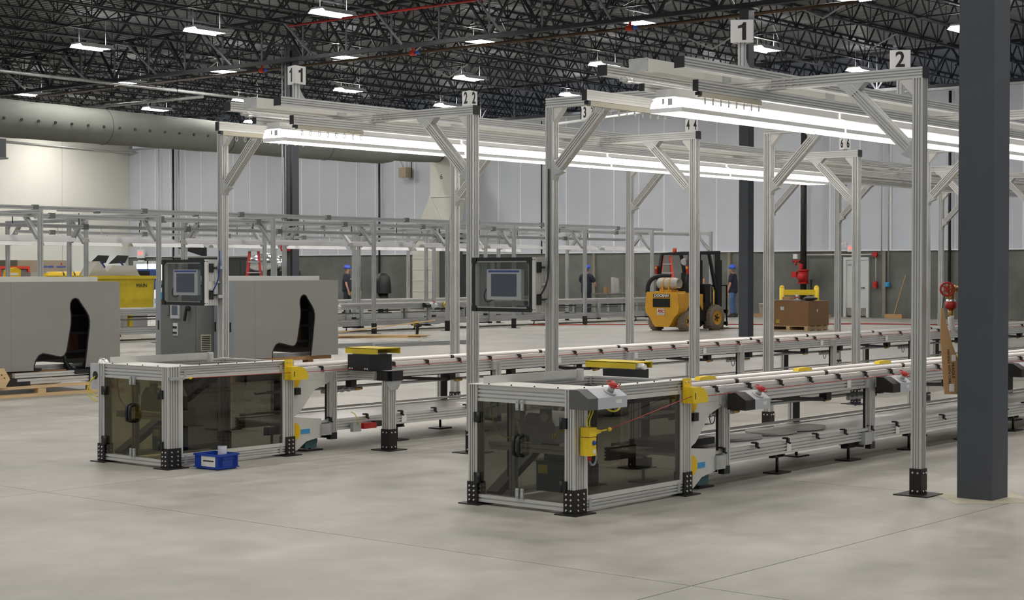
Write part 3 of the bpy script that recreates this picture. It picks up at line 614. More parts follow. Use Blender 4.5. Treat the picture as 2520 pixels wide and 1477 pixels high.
def conveyor(x, y, L, label, tail):
    """two level pallet conveyor: upper run at 0.75 m, return run at 0.25 m"""
    t = thing('pallet_conveyor', label, 'conveyor', (x, y, 0)); Wd = .78
    MB().slot((0, .08, .668), (L, .08, .668), .045, .11, 1, 3).build('upper_near_beam', ALU, t)
    MB().slot((0, Wd, .655), (L, Wd, .655), .045, .11, 1, 3).build('upper_far_beam', ALU, t)
    MB().box(0, L, .06, .095, .724, .752).build('near_guide_rail', RAILW, t)
    MB().cyl((0, .20, .757), (L, .20, .757), .021, 10).build('middle_guide_tube', RAILW, t)
    MB().cyl((0, .64, .735), (L, .64, .735), .018, 10).build('inner_guide_tube', RAILW, t)
    MB().box(0, L, Wd - .02, Wd + .02, .71, .738).build('far_guide_rail', RAILW, t)
    MB().box(0, L, .105, Wd - .03, .695, .702).build('chain_tray', mat('dark_chain_tray', (.17, .165, .155), .55, var=.1, scale=4), t)
    MB().box(0, L, .12, .15, .60, .615).box(0, L, .70, .73, .60, .615).build('cable_tray', BLKM, t)
    MB().slot((0, .08, .22), (L, .08, .22), .045, .10, 1, 3).build('lower_near_beam', ALU, t)
    MB().slot((0, Wd, .23), (L, Wd, .23), .045, .10, 1, 3).build('lower_far_beam', ALU, t)
    MB().box(0, L, .105, Wd - .03, .255, .268).build('return_belt', RAILW, t)
    MB().cyl((0, Wd - .05, .305), (L, Wd - .05, .305), .012, 8).build('return_guide', RAILW, t)
    clip = MB().box(-.02, .02, -.012, .02, 0, .012).box(-.012, .012, -.03, -.012, -.03, .008).cyl((0, -.03, -.03), (0, -.045, -.03), .008, 6).mesh('rail_clip', BLK)
    lab = MB().box(-.032, .032, -.003, 0, -.032, .032).mesh('label_plate', PAPER)
    joint = MB().cyl((-.025, 0, 0), (.025, 0, 0), .0225, 10).mesh('tube_joint', BLK)
    k = 0; xx = .35
    while xx < L - .2:
        inst(clip, 'rail_clip', t, (xx, .06, .745)); inst(clip, 'rail_clip', t, (xx + .1, .055, .285))
        if k % 3 == 1: inst(lab, 'label_plate', t, (xx + .2, .056, .665)); inst(joint, 'tube_joint', t, (xx + .05, .20, .757))
        if k % 4 == 2: inst(lab, 'label_plate', t, (xx + .15, .056, .215))
        xx += .46 if xx < 9 else .6; k += 1
    # legs
    xs = []; xx = .45
    while xx < L: xs.append(xx); xx += 2.28
    for xx in xs:
        for yy, s in ((.06, -1), (Wd + .03, 1)):
            l = MB().slot((xx + .04, yy, .155), (xx + .04, yy, .705), .08, .05, 3, 1).build('leg', ALU, t)
            MB().box(xx, xx + .08, yy - .026, yy + .026, .095, .155).build('leg_cap', BLK, l)
            MB().box(xx - .004, xx + .084, yy + (.028 if s < 0 else -.045), yy + (.045 if s < 0 else -.028), .2, .66).build('black_channel', BLKM, l)
        MB().box(xx - .12, xx, .02, .08, .14, .24).box(xx - .06, xx, .02, .08, .62, .70).build('leg_bracket', GALV, t)
        feet(t, xx - .12, .18, .15); feet(t, xx - .12, Wd - .10, .15); feet(t, xx + 1.0, .18, .17)
        MB().prism([(0, .17), (.34, .17), (.30, .10), (.05, .13)], (xx - .26, .12, 0), (1, 0, 0), (0, 0, 1), (0, .10, 0)).build('foot_arm', BLKM, t)
    # air line with brass fittings
    MB().cyl((-.1, .42, .52), (L, .42, .52), .014, 8).build('air_pipe', GALV, t)
    m = MB(); b = MB(); c = MB(); br = MB()
    for i, xx in enumerate(xs):
        m.cyl((xx + .2, .36, .50), (xx + .62, .36, .50), .016, 8); 
        for q in range(5): m.cyl((xx + .22 + .08 * q, .36, .48), (xx + .22 + .08 * q, .36, .53), .02, 8)
        b.cyl((xx + .62, .36, .50), (xx + .72, .36, .50), .018, 8, .012); b.cyl((xx - .32, .30, .52), (xx - .22, .30, .52), .02, 8, .014)
        c.tube(bez((xx + .3, .36, .5), (xx + .3, .36, .40), (xx + .38, .36, .40), (xx + .38, .36, .5), 8), .004, 5)
        br.bar((xx + .9, .16, .60), (xx + 1.7, .16, .545), .03).box(xx + 1.7, xx + 1.78, .13, .2, .54, .61).box(xx + .35, xx + .42, .13, .2, .54, .61)
    m.build('valve_train', GALV, t); b.build('brass_fitting', BRASS, t); c.build('air_hose', BCAB, t); br.build('under_arm', BLKM, t)
    # drive end
    MB().prism([(-.05, .46), (.0, .74), (.48, .74), (.48, .62), (.26, .55), (.14, .42), (.08, .36), (-.05, .30)], (0, .04, 0), (1, 0, 0), (0, 0, 1), (0, .01, 0)).build('upper_drive_plate', SHEET, t)
    MB().prism([(-.05, .03), (.05, .03), (.16, .10), (.34, .13), (.34, .29), (-.05, .33)], (0, .04, 0), (1, 0, 0), (0, 0, 1), (0, .01, 0)).build('lower_drive_plate', SHEET, t)
    MB().box(.08, .20, .036, .04, .17, .21).build('blue_label', BLUL, t)
    m = MB()
    for z in (.655, .20): m.cyl((.0, .045, z), (.0, .02, z), .075, 20)
    m.build('yellow_pulley_guard', YEL, t)
    MB().box(.20, .34, .10, .24, .03, .15).cyl((.16, .17, .09), (.36, .17, .09), .06, 12).build('gearmotor', TEAL, t)
    MB().box(.0, .06, .0, .05, .52, .58).build('sensor_block', BLK, t)
    return t
cellA = cell(8.58, 6.638, 'aluminium framed enclosure with smoked panes, nearest, right of centre', 1, False)
cellB = cell(8.49, 10.70, 'aluminium framed enclosure with amber doors behind the blue crate', 1, True)
conveyor(9.99, 6.64, 19.5, 'two level aluminium conveyor starting at the nearest enclosure', 1)
conveyor(9.90, 10.72, 21.0, 'two level aluminium conveyor starting at the enclosure with amber doors', 1)
# transfer plates lying on the near return run
for i, (xx, rz) in enumerate(((.75, .2), (1.25, -.1), (1.85, .15), (2.3, .05))):
    o = one('transfer_plate', MB().prism([(.26 * math.cos(a), .26 * math.sin(a) * (1 if math.sin(a) > 0 else .55)) for a in [j * math.pi / 10 for j in range(20)]], (0, 0, 0), (1, 0, 0), (0, 1, 0), (0, 0, .018)), BELT,
            ['first', 'second', 'third', 'fourth'][i] + ' curved grey plate lying on the lower run by the near enclosure', 'plate', (9.99 + xx, 6.64 + .42, .27 + .002 * i), 'curved plates on the lower run', (0, 0, rz))
one('black_transfer_tray', MB().box(0, .55, 0, .4, 0, .05), BLKM, 'black tray at the start of the near lower run', 'tray', (10.05, 6.86, .30))
# gantries
GX_A = [10.93, 14.42, 17.92, 21.41, 24.9]; GX_B = [10.97, 14.47, 17.96, 21.45, 23.6, 27.3]
g0 = gantry(); words = ['first', 'second', 'third', 'fourth', 'fifth', 'sixth']
for li, (gx, gy, nm) in enumerate(((GX_A, 5.339, 'near lit line'), (GX_B, 9.605, 'farther lit line'))):
    for i, x in enumerate(gx):
        lab = words[i] + ' grooved aluminium gantry over the ' + nm
        if li == 0 and i == 0: g0.location = (x, gy, 0); g0['label'] = lab; g0['group'] = 'lit line gantries'
        else: copy_tree(g0, (x, gy, 0), lab, 'lit line gantries')
# overhead rails, wireway
def rail(x0, x1, y0, y1, z0, z1, label, n=3, cap=True, m=ALU):
    t = thing('overhead_rail', label, 'rail', (x0, (y0 + y1) / 2, z0)); w, h = y1 - y0, z1 - z0
    MB().slot((.012, 0, h / 2), (x1 - x0, 0, h / 2), w, h, 1 if w < .06 else 3, n).build('extrusion', m, t)
    if cap: MB().box(0, .012, -w / 2 - .001, w / 2 + .001, -.001, h + .001).build('end_cap', BLK, t)
    return t
for li, (dy, xe, nm) in enumerate(((0, 28, 'near lit line'), (4.235, 28, 'farther lit line'))):
    rail(9.89, xe, 6.67 + dy, 6.75 + dy, 3.051, 3.131, 'upper aluminium rail carrying the number signs over the ' + nm)
    rail(9.93, xe, 7.385 + dy, 7.465 + dy, 3.051, 3.131, 'rear upper aluminium rail on the gantries of the ' + nm)
    rail(10.0, xe, 6.625 + dy, 6.665 + dy, 2.889, 2.969, 'front lower rail under the gantry beams of the ' + nm)
    rail(10.0, xe, 7.625 + dy, 7.665 + dy, 2.889, 2.969, 'rear lower rail under the gantry beams of the ' + nm)
    rail(9.95, xe, 7.06 + dy, 7.10 + dy, 2.915, 2.969, 'slim middle rail holding the lamps of the ' + nm, 1)
    t = thing('wireway', 'silver boxed cable wireway lying on the gantries of the ' + nm, 'wireway', (9.89, 7.065 + dy, 3.051))
    MB().box(.006, xe - 9.89, -.08, .08, 0, .09).build('duct_body', SHEET, t); MB().box(0, .006, -.084, .084, -.003, .094).build('end_plate', GALV, t)
    bolts(MB(), [(0, y, z) for y in (-.075, .075) for z in (.006, .085)], .006, (-1, 0, 0)).build('end_screws', ZINC, t)
    MB().box(2.6, 2.75, -.083, .083, -.004, .094).box(5.2, 5.35, -.083, .083, -.004, .094).box(1.0, 1.12, -.083, .083, -.004, .094).build('joint_cover', GALV, t)
    t = thing('conduit_run', 'thin galvanised conduit with couplings beside the wireway of the ' + nm, 'conduit', (10.0, 7.30 + dy, 3.02))
    MB().cyl((.0, 0, 0), (6, 0, 0), .018, 8).build('conduit_pipe', GALV, t); MB().cyl((.05, 0, 0), (.12, 0, 0), .026, 8).cyl((1.1, 0, 0), (1.4, 0, 0), .026, 8).build('coupling', ZINC, t)
    for q, (yy, nm2, L) in enumerate(((6.645 + dy, 'front', .85), (7.645 + dy, 'rear', 1.15))):
        t = thing('hook_strip', 'beige strip of wire hooks under the ' + nm2 + ' lower rail of the ' + nm, 'hook strip', (10.03, yy, 2.85))
        MB().box(.03, L, -.018, .018, .0, .037).build('strip', mat('beige_nylon', (.50, .47, .36), .5), t)
        MB().box(.0, .03, -.02, .02, .01, .037).build('stop_block', BLK, t)
        hk = MB().tube(arc((0, 0, -.025), .022, math.pi / 2, math.pi * 2.4, 10), .004, 5).mesh('wire_hook', GALV)
        i = 0; xx = .1
        while xx < L: inst(hk, 'wire_hook', t, (xx, 0, 0), (0, 0, .4)); xx += .105
# fluorescent fixtures
def fixture():
    t = thing('fluorescent_fixture', 'x', 'lamp'); L = 2.42
    MB().box(0, L, -.085, .085, .118, .17).prism([(-.085, .12), (-.125, .105), (-.123, .10), (-.08, .112), (.08, .112), (.123, .10), (.125, .105), (.085, .12)], (0, 0, 0), (0, 1, 0), (0, 0, 1), (L, 0, 0)).build('housing', WHTP, t)
    MB().prism([(-.142, .033), (-.128, .075), (-.10, .10), (.10, .10), (.128, .075), (.142, .033)], (.004, 0, 0), (0, 1, 0), (0, 0, 1), (L - .008, 0, 0)).build('glowing_lens', TUB, t)
    m = MB(); x = .0
    while x < L: m.box(x, x + .004, -.142, .142, .0, .033); x += .055
    for y in (-.142, -.072, -.002, .068, .138): m.box(0, L, y, y + .004, .0, .033)
    m.build('louvre', mat('white_louvre', (.88, .88, .88), .4, emit=(1, .97, .93), es=.0), t)
    MB().box(-.004, .004, -.06, -.02, .05, .10).box(-.004, .004, .01, .03, .06, .10).build('end_socket', LGREY, t)
    return t
f0 = fixture(); ok = True
for li, (y, n, nm) in enumerate(((6.94, 7, 'near lit line'), (11.18, 4, 'farther lit line'))):
    for i in range(n):
        lab = ['first', 'second', 'third', 'fourth', 'fifth', 'sixth', 'seventh'][i] + ' glowing louvred fluorescent fixture along the ' + nm; loc = (10.06 + 2.45 * i, y, 2.757)
        if ok: f0.location = loc; f0['label'] = lab; f0['group'] = 'lit fluorescent fixtures'; ok = False
        else: copy_tree(f0, loc, lab, 'lit fluorescent fixtures')
# number signs
def digit_one(h):
    return MB().prism([(.18, 0), (.40, 0), (.40, 1), (.24, 1), (.17, .88), (-.06, .80), (-.06, .66), (.18, .70)], (-.17 * h, -.0008, -h / 2), (h, 0, 0), (0, 0, h), (0, -.001, 0)).mesh('digit', INK)
def sign(num, x, y, label, s, facing, zb=3.31):
    """three sided station sign on a stem; facing = heading of one face"""
    t = thing('station_sign', label, 'sign', (x, y, 3.131)); h = zb - 3.131; ap = s / (2 * math.sqrt(3)) + .003
    MB().slot((0, 0, 0), (0, 0, h + .06), .045, .045, 1, 1).build('stem', ALU, t)
    MB().prism([(.0, 0), (.09, 0), (.05, .04), (.02, .09), (0, .12)], (.023, -.003, 0), (1, 0, 0), (0, 0, 1), (0, .006, 0)).build('gusset', GALV, t)
    pm = MB().box(-s / 2, s / 2, -.003, .003, 0, s * 1.06).mesh('sign_plate', WHT); dm = digit_one(s * .82) if num == '1' else None
    for k in range(3):
        a = facing + k * 2 * math.pi / 3; o = inst(pm, 'sign_plate', t, (ap * math.cos(a), ap * math.sin(a), h), (0, 0, a + math.pi / 2))
        if dm: inst(dm, 'digit', o, (0, -.0035, s * .53))
        else: text(num, s * 1.12, INK, o, (0, -.004, s * .53), '-Y', 'digit', .0008, 0, .004, .9)
    return t
R = math.radians
sign('1', 10.73, 6.71, 'white sign numbered one above the near lit line', .16, R(180 + 31.8), 3.31)
sign('2', 13.3, 6.71, 'white sign numbered two on the right, above the near line', .165, R(180 + 27), 3.34)
for num, x, ph, off, nm in (('1', 10.12, 47.3, 52, 'white three sided sign numbered one above the farther line'), ('2', 12.45, 41.2, 60, 'white three sided sign numbered two on the farther line'),
        ('3', 14.4, 37.2, 60, 'white three sided sign numbered three partly behind a knee brace'), ('4', 16.4, 33.6, 60, 'white three sided sign numbered four above a gantry corner'), ('5', 18.2, 31, 60, 'white three sided sign numbered five behind the near rails'), ('6', 20.1, 28.4, 60, 'white three sided sign numbered six farthest along the line')):
    sign(num, x, 10.945, nm, .14 if num != '1' else .15, R(180 + ph + off), 3.238 if num != '1' else 3.255)
# HMI screen boxes
def hmi(x, y, label, badge):
    t = thing('screen_enclosure', label, 'screen box', (x, y, 1.255)); W, H, D = .66, .46, .17
    # box: front faces -X, spans y 0..W
    m = MB()
    for z in (0.0, H - .04): m.slot((.02, 0, z + .02), (.02, W, z + .02), .04, .04, 0, 1)
    for yy in (.02, W - .02): m.slot((.02, yy, .04), (.02, yy, H - .04), .04, .04, 0, 0)
    m.build('front_frame', SHEET, t)
    for yy, nm in ((.0, 'near_side'), (W - .012, 'far_side')): MB().slot((D / 2 + .02, yy + .006, 0), (D / 2 + .02, yy + .006, H), D - .04, .012, 5, 0, None, .004, .005).build('side_extrusion', ALU, t)
    MB().box(.03, D, .012, W - .012, H - .012, H).box(.03, D, .012, W - .012, 0, .012).build('top_and_bottom', SHEET, t)
    m = MB().box(-.008, .0, .0, W, 0, .03).box(-.008, 0, 0, W, H - .03, H).box(-.008, 0, 0, .03, .03, H - .03).box(-.008, 0, W - .03, W, .03, H - .03)
    for yy in (0, W - .05):
        for z in (0, H - .05): m.box(-.014, -.008, yy, yy + .05, z, z + .05)
    m.build('black_gasket', BLK, t)
    MB().box(-.004, .0, .03, W - .03, .03, H - .03).build('window_pane', PLEX, t)
    s = MB().box(.035, .075, .15, .53, .10, .36).build('screen_bezel', mat('pale_bezel', (.62, .63, .68), .4), t); MB().box(.032, .035, .20, .48, .13, .32).build('screen', SCREEN, s); MB().box(.032, .035, .17, .51, .335, .350).build('blue_strip', INKB, s)
    MB().box(D - .006, D, .012, W - .012, .012, H - .012).build('back_pane', TINTL, t)
    MB().slot((.13, .57, .02), (.13, .57, H - .02), .04, .06, 0, 2).build('back_rail', ALU, t)
    MB().tube(bez((.08, .5, .1), (.05, .60, .02), (.06, .60, .2), (.1, .56, .2), 10), .005, 6).build('cable', BLK, t)
    m = MB()
    for z in (.06, H - .13): m.box(.06, .11, -.012, 0, z, z + .09).cyl((.11, -.008, z + .045), (.16, -.03, z + .045), .008)
    m.build('clamp_hinge', BLK, t)
    MB().cyl((.12, -.01, H / 2), (.19, -.01, H / 2), .012).build('latch', GALV, t)
    if badge: MB().box(.04, .09, -.004, 0, .16, .24).build('bolted_plate', SHEET, t)
    MB().bar((D - .03, -.03, .09), (D + .04, -.03, .09), .03).bar((D - .03, -.03, .38), (D + .04, -.03, .38), .03).build('mounting_arm', GALV, t)
    MB().tube(bez((.09, -.015, .14), (.10, -.06, .20), (.14, -.07, .28), (.15, -.055, .40), 10) + [(.15, -.055, .55 if badge else 1.2)], .007, 6).build('power_cable', BCAB if badge else BLK, t)
    return t
hmi(10.77, 8.775, 'smoked screen box on the first near line gantry post', False)
hmi(10.77, 12.99, 'smoked screen box above the grey electrical cabinet', True)
# enclosure accessories
station_box('stop_station', 'grey emergency stop housing at the corner of the nearest enclosure', 8.52, 6.632, .70, .42, .24)
station_box('stop_station', 'grey emergency stop housing near the first leg of the near conveyor', 10.44, 6.645, .575, .34)
station_box('stop_station', 'grey emergency stop housing half hidden by the gantry post', 12.76, 6.645, .575, .34)
station_box('stop_station', 'grey emergency stop housing seen right of the near column', 15.42, 6.645, .575, .34)
hood('yellow rope guide hood on the nearest enclosure', 9.87, 6.636)
hood('yellow rope guide hood on the enclosure with amber doors', 9.78, 10.698)
t = thing('rope_pull_switch', 'yellow rope pull switch with blue button on the nearest enclosure', 'switch', (8.66, 6.60, .39))
MB().box(-.025, .05, -.045, .03, .0, .12).build('switch_body', YELB, t); MB().box(-.022, .055, -.045, .03, .125, .185).build('switch_head', YELB, t); MB().prism([(0, 0), (.07, .015), (.07, .03), (0, .045)], (.055, -.03, .13), (1, 0, 0), (0, 0, 1), (0, .03, 0)).build('nose', YELB, t)
MB().lathe([(0, .016), (.012, .014), (.016, .006), (.016, 0)], (.022, -.045, .085), (0, -1, 0), 14).build('reset_button', BLU, t); MB().box(.015, .04, -.047, -.045, .015, .04).build('rating_label', PAPER, t)
MB().cyl((.01, -.02, 0), (.01, -.02, -.03), .014).build('cable_gland', RED, t)
MB().tube(bez((.01, -.02, -.03), (.03, -.02, -.10), (.11, -.03, -.06), (.09, 0, .06), 12), .008, 6).build('grey_cable', GCAB, t)
MB().tube(bez((.0, -.03, .185), (-.02, -.03, .26), (.04, -.03, .26), (.05, -.02, .31), 10), .005, 6).tube(bez((-.02, -.03, .185), (-.06, -.03, .25), (.0, -.03, .24), (.02, -.02, .31), 10), .005, 6).tube(bez((.17, -.04, .305), (.20, -.05, .27), (.30, -.05, .27), (.31, -.05, .31), 10), .007, 6).build('yellow_cable', YCAB, t)
MB().cyl((.13, -.015, .153), (.20, -.015, .156), .006).sphere((.235, -.015, .157), .018, 10, (1.1, .8, .8)).build('rope_tensioner', YELB, t)
def rope(name, pts, label): one(name, MB().tube(pts, .003, 6), REDR, label, 'rope')
rope('pull_rope', [(8.90, 6.585, .547), (9.87, 6.572, .715)], 'red pull rope slanting across the nearest enclosure pane')
rope('pull_rope', [(10.07, 6.60, .70), (14, 6.64, .712), (29, 6.64, .712)], 'red pull rope along the near conveyor')
t = thing('rope_anchor', 'zinc rope anchor with yellow ferrule on the amber enclosure', 'anchor', (8.50, 10.68, .73)); MB().box(0, .12, -.03, .015, -.01, .012).cyl((.12, -.02, 0), (.17, -.02, 0), .005).build('bracket', GALV, t); MB().sphere((.19, -.02, 0), .014, 8, (1.4, .8, .8)).build('ferrule', YELB, t)
rope('pull_rope', [(8.70, 10.66, .73), (9.78, 10.635, .725)], 'red pull rope across the amber enclosure window')
rope('pull_rope', [(9.98, 10.67, .72), (14, 10.70, .725), (30, 10.70, .725)], 'red pull rope along the farther conveyor')
for i, (x, y) in enumerate(((10.45, 6.86), (11.9, 6.86), (13.3, 6.86), (14.7, 6.86))):
    one('yellow_stop_pad', MB().prism([(0, 0), (.24, 0), (.22, .02), (.14, .03), (.02, .025)], (0, 0, 0), (1, 0, 0), (0, 0, 1), (0, .05, 0)), YELB, ['first', 'second', 'third', 'fourth'][i] + ' low yellow pad on the near conveyor rails', 'pad', (x, y + .04, .779), 'yellow pads on the near conveyor')
# scanner stands: post, black box, yellow channel
def stand(x, y, label, s, rz, beacon):
    t = thing('scanner_stand', label, 'stand', (x, y, 0))
    p = MB().slot((0, 0, .01), (0, 0, .63 + .07), .09, .09).build('post', ALU, t); boot(p, -.045, .045, -.045, .045, .19, 2, 2, .07)
    MB().box(-.10, .12, -.06, -.048, .62, .71).box(-.052, -.048, -.09, .14, .62, .71).build('clamp_plate', BLK, t)
    MB().prism([(-.10, 0), (.12, 0), (.06, -.08), (-.04, -.08)], (0, -.05, .62), (1, 0, 0), (0, 0, 1), (0, .01, 0)).build('gusset', GALV, t)
    MB().slot((-.05, .10 * s, .665), (-.05, .62 * s, .665), .08, .085).build('arm', ALU, t)
    return t
stand(10.69, 10.36, 'short aluminium stand carrying a black scanner box before the farther conveyor', 1, 0, False)
stand(11.02, 7.88, 'short aluminium stand behind the nearest enclosure pane', 1, 0, True)
def scanner(x, y, z, w, d, yo, yl, label, beacon):
    t = thing('scanner_box', label, 'scanner', (x, y, z))
    MB().box(0, w, 0, d, 0, .145).build('black_case', BLK, t); bolts(MB(), [(0, yy, .02) for yy in (.03, .06, d - .06, d - .03)], .01, (-1, 0, 0)).build('bolts', ZINC, t)
    MB().box(.03, w - .03, .03, d - .03, .145, .16).build('mount', GALV, t)
    MB().box(-.01, .0, yo, yo + yl, .155, .205).box(w, w + .01, yo, yo + yl, .155, .205).box(-.01, w + .01, yo, yo + yl, .200, .208).build('yellow_channel', YELD, t)
    if beacon: MB().box(.02, .09, yo - .02, yo + .02, .165, .198).cyl((.06, yo - .02, .17), (.06, yo - .05, .17), .022).build('white_sensor', WHT, t)
    return t
scanner(10.55, 10.46, .705, .28, .28, -.10, .40, 'black box under a yellow channel on the stand left of centre', False)
scanner(10.85, 7.80, .66, .22, .30, -.03, .50, 'black box under a yellow channel behind the nearest enclosure', True)
# blue crate with a cardboard tube roll
t = thing('plastic_crate', 'small blue plastic crate on the floor by the amber enclosure', 'crate', (8.70, 10.335, 0), R(3))
MB().box(.01, .21, .01, .26, .0, .012).box(0, .22, 0, .012, .012, .125).box(0, .22, .258, .27, .012, .125).box(0, .012, .012, .258, .012, .125).box(.208, .22, .012, .258, .012, .125).build('tub', BLU, t)
MB().box(-.008, .228, -.008, .004, .108, .125).box(-.008, .228, .266, .278, .108, .125).box(-.008, .004, .004, .266, .108, .125).box(.216, .228, .004, .266, .108, .125).box(-.008, .228, -.008, .0, .012, .02).box(-.008, 0, 0, .278, .012, .02).build('rim', BLU, t)
m = MB()
for i in range(4): m.box(.005 + .012 * i, .009 + .012 * i, -.008, 0, .02, .11)
for i in range(3): m.box(.17 + .015 * i, .174 + .015 * i, -.008, 0, .02, .11)
m.box(.05, .17, -.012, 0, .085, .092).build('ribs', BLU, t)
MB().box(-.003, -.001, .03, .19, .025, .115).build('white_card', PAPER, t)
marks(t, (-.0035, .17, .07), (0, -1, 0), .12, .012, 14, INK)
t = thing('paper_roll', 'grey paper roll on a cardboard core standing in the blue crate', 'roll', (8.80, 10.40, .02), 0)
MB().lathe([(.030, 0), (.036, 0), (.037, .165), (.028, .165), (.026, .02)], (0, 0, 0), (.02, .02, 1), 20).build('paper', mat('grey_roll_paper', (.42, .43, .50), .7), t); MB().lathe([(.028, .01), (.028, .163), (.024, .163), (.024, .01)], (0, 0, 0), (.02, .02, 1), 20).build('core', mat('brown_core', (.20, .09, .05), .8), t)
t = thing('limit_box', 'small red box with yellow cables under the farther lower run', 'limit box', (10.72, 10.70, .165)); MB().box(0, .16, 0, .07, 0, .05).build('case', RED, t); MB().box(.16, .26, .01, .07, .01, .06).build('black_sensor', BLK, t)
MB().tube(bez((.26, .03, .03), (.34, .02, -.02), (.36, .02, .06), (.30, .03, .09), 10), .004, 5).tube(bez((-.02, .03, .03), (-.1, .0, .05), (-.08, .0, .16), (-.14, .03, .16), 10), .004, 5).build('yellow_cable', YCAB, t); MB().box(-.12, -.02, .02, .06, -.02, .06).build('zinc_bracket', GALV, t)
# ================================================================ back lines (unlit)
def back_gantry(H=2.89, FY=3.35):
    t = thing('gantry_frame', 'x', 'gantry'); W = .085
    for s, y in ((1, 0), (-1, FY)):
        p = MB().slot((W / 2, y + W / 2, .01), (W / 2, y + W / 2, H - W), W, W, 1, 1).build('post', ALUD, t)
        MB().box(-.006, W + .006, y - .006, y + W + .006, .008, .27).build('boot', BLKM, p); MB().box(-.09, W + .09, y - .09, y + W + .09, 0, .008).build('base_plate', BLKM, p)
        i = y + W if s > 0 else y
        MB().slot((W / 2, i + s * .03, H - .60), (W / 2, i + s * .50, H - W - .03), W, W, 1, 1).build('knee_brace', ALUD, t)
        MB().prism([(0, 0), (s * .12, 0), (0, -.12)], (.01, i, H - W), (0, 1, 0), (0, 0, 1), (W - .02, 0, 0)).build('corner_gusset', GALV, t)
    MB().slot((W / 2, 0, H - W / 2), (W / 2, FY + W, H - W / 2), W, W, 1, 1).build('cross_beam', ALUD, t)
    return t
bg = back_gantry(); ok = True; od = ['first', 'second', 'third', 'fourth', 'fifth', 'sixth', 'seventh', 'eighth', 'ninth']
for li, (xs, y, nm) in enumerate((([20.36, 23.44, 26.84, 30.26, 33.05, 35.83, 39.11, 42.55, 45.89], 29.85, 'unlit back line'), ([24.6, 30.4, 33.8, 37.2, 39.6, 43.0], 34.15, 'rearmost unlit line'))):
    for i, x in enumerate(xs):
        lab = od[i] + ' dull aluminium gantry from the left on the ' + nm
        if ok: bg.location = (x, y, 0); bg['label'] = lab; bg['group'] = 'unlit line gantries'; ok = False
        else: copy_tree(bg, (x, y, 0), lab, 'unlit line gantries')
for (x0, x1, y, z, lab) in ((17, 42.0, 30.9, 2.93, 'front upper rail on the gantries of the unlit back line'), (22.3, 46.2, 32.0, 2.95, 'rear upper rail on the gantries of the unlit back line'), (18.5, 43, 31.2, 2.55, 'hanging lower rail of the unlit back line'), (17, 45.9, 30.3, 2.74, 'front lower rail under beams of the unlit back line'),
        (24, 43.2, 35.4, 2.90, 'front upper rail on the gantries of the rearmost line'), (24, 43, 36.2, 2.55, 'hanging lower rail of the rearmost line')):
    t = thing('overhead_rail', lab, 'rail', (x0, y, z)); MB().slot((0, 0, .04), (x1 - x0, 0, .04), .07, .08, 1, 1).build('extrusion', ALUD, t)
    m = MB()
    for k in range(int((x1 - x0) / 2.9)): m.box(1.0 + 2.9 * k, 1.13 + 2.9 * k, -.045, .045, -.02, .10)
    m.build('hanger_clamp', ECAB, t)
    if z < 2.7:
        m = MB()
        for k in range(int((x1 - x0) / 1.7)): m.cyl((.4 + 1.7 * k, 0, .08), (.4 + 1.7 * k, 0, .34), .012, 6)
        m.build('hanger_rod', BLKM, t)
for li, (y, z, xs, nm) in enumerate(((31.2, 2.22, [17.0 + 2.75 * i for i in range(10)], 'unlit back line'), (36.2, 2.22, [22.0 + 2.75 * i for i in range(8)], 'rearmost unlit line'))):
    for i, x in enumerate(xs):
        t = thing('unlit_fixture', 'white unlit lamp reflector hung over the ' + nm, 'lamp', (x, y, z), 0, 'unlit fixtures over the ' + nm)
        MB().prism([(-.13, 0.03), (-.07, .12), (.07, .12), (.13, 0.03), (.12, .03), (.06, .11), (-.06, .11), (-.12, .03)], (0, 0, 0), (0, 1, 0), (0, 0, 1), (2.4, 0, 0)).build('reflector', WHTP, t)
        MB().box(.1, 2.3, -.06, .06, .12, .16).cyl((.4, 0, .16), (.4, 0, .35), .01, 5).cyl((2.0, 0, .16), (2.0, 0, .35), .01, 5).build('ballast_channel', WHTP, t)
def back_conveyor(x, y, L, label):
    t = thing('pallet_conveyor', label, 'conveyor', (x, y, 0))
    for yy in (0, .85):
        MB().slot((0, yy, .66), (L, yy, .66), .05, .14, 1, 2).build('upper_beam', ALUD, t); MB().slot((0, yy, .22), (L, yy, .22), .05, .15, 1, 2).build('lower_beam', ALUD, t)
    MB().box(0, L, .03, .82, .70, .72).build('chain_tray', mat('dusty_tray', (.30, .27, .25), .6, var=.2, scale=3), t); MB().box(0, L, .03, .82, .27, .28).build('return_belt', BELT, t)
    MB().box(0, L, .0, .02, .74, .76).build('guide_rail', RAILW, t)
    m = MB(); c = MB()
    xx = .6
    while xx < L:
        for yy in (-.06, .9):
            l = MB().slot((xx, yy, .15), (xx, yy, .68), .09, .07, 1, 1).build('leg', ALUD, t); MB().box(xx - .05, xx + .05, yy - .04, yy + .04, .1, .15).build('leg_cap', BLK, l)
        MB().cyl((xx - .4, .1, .0), (xx - .4, .1, .16), .015, 6).cyl((xx - .4, .1, 0), (xx - .4, .1, .03), .08, 10, .03).box(xx - .5, xx + .1, .06, .14, .11, .15).build('levelling_foot', BLKM, t)
        m.box(xx + .4, xx + 1.6, .05, .1, .53, .56); c.cyl((xx - .6, .4, .47), (xx + 1.6, .4, .47), .02, 6); xx += 2.6
    m.build('cable_tray', BLKM, t); c.build('air_pipe', GALV, t)
    return t
back_conveyor(17.5, 31.2, 27.5, 'dusty two level conveyor under the unlit back line')
back_conveyor(29.0, 35.5, 15.0, 'dusty conveyor under the rearmost unlit line')
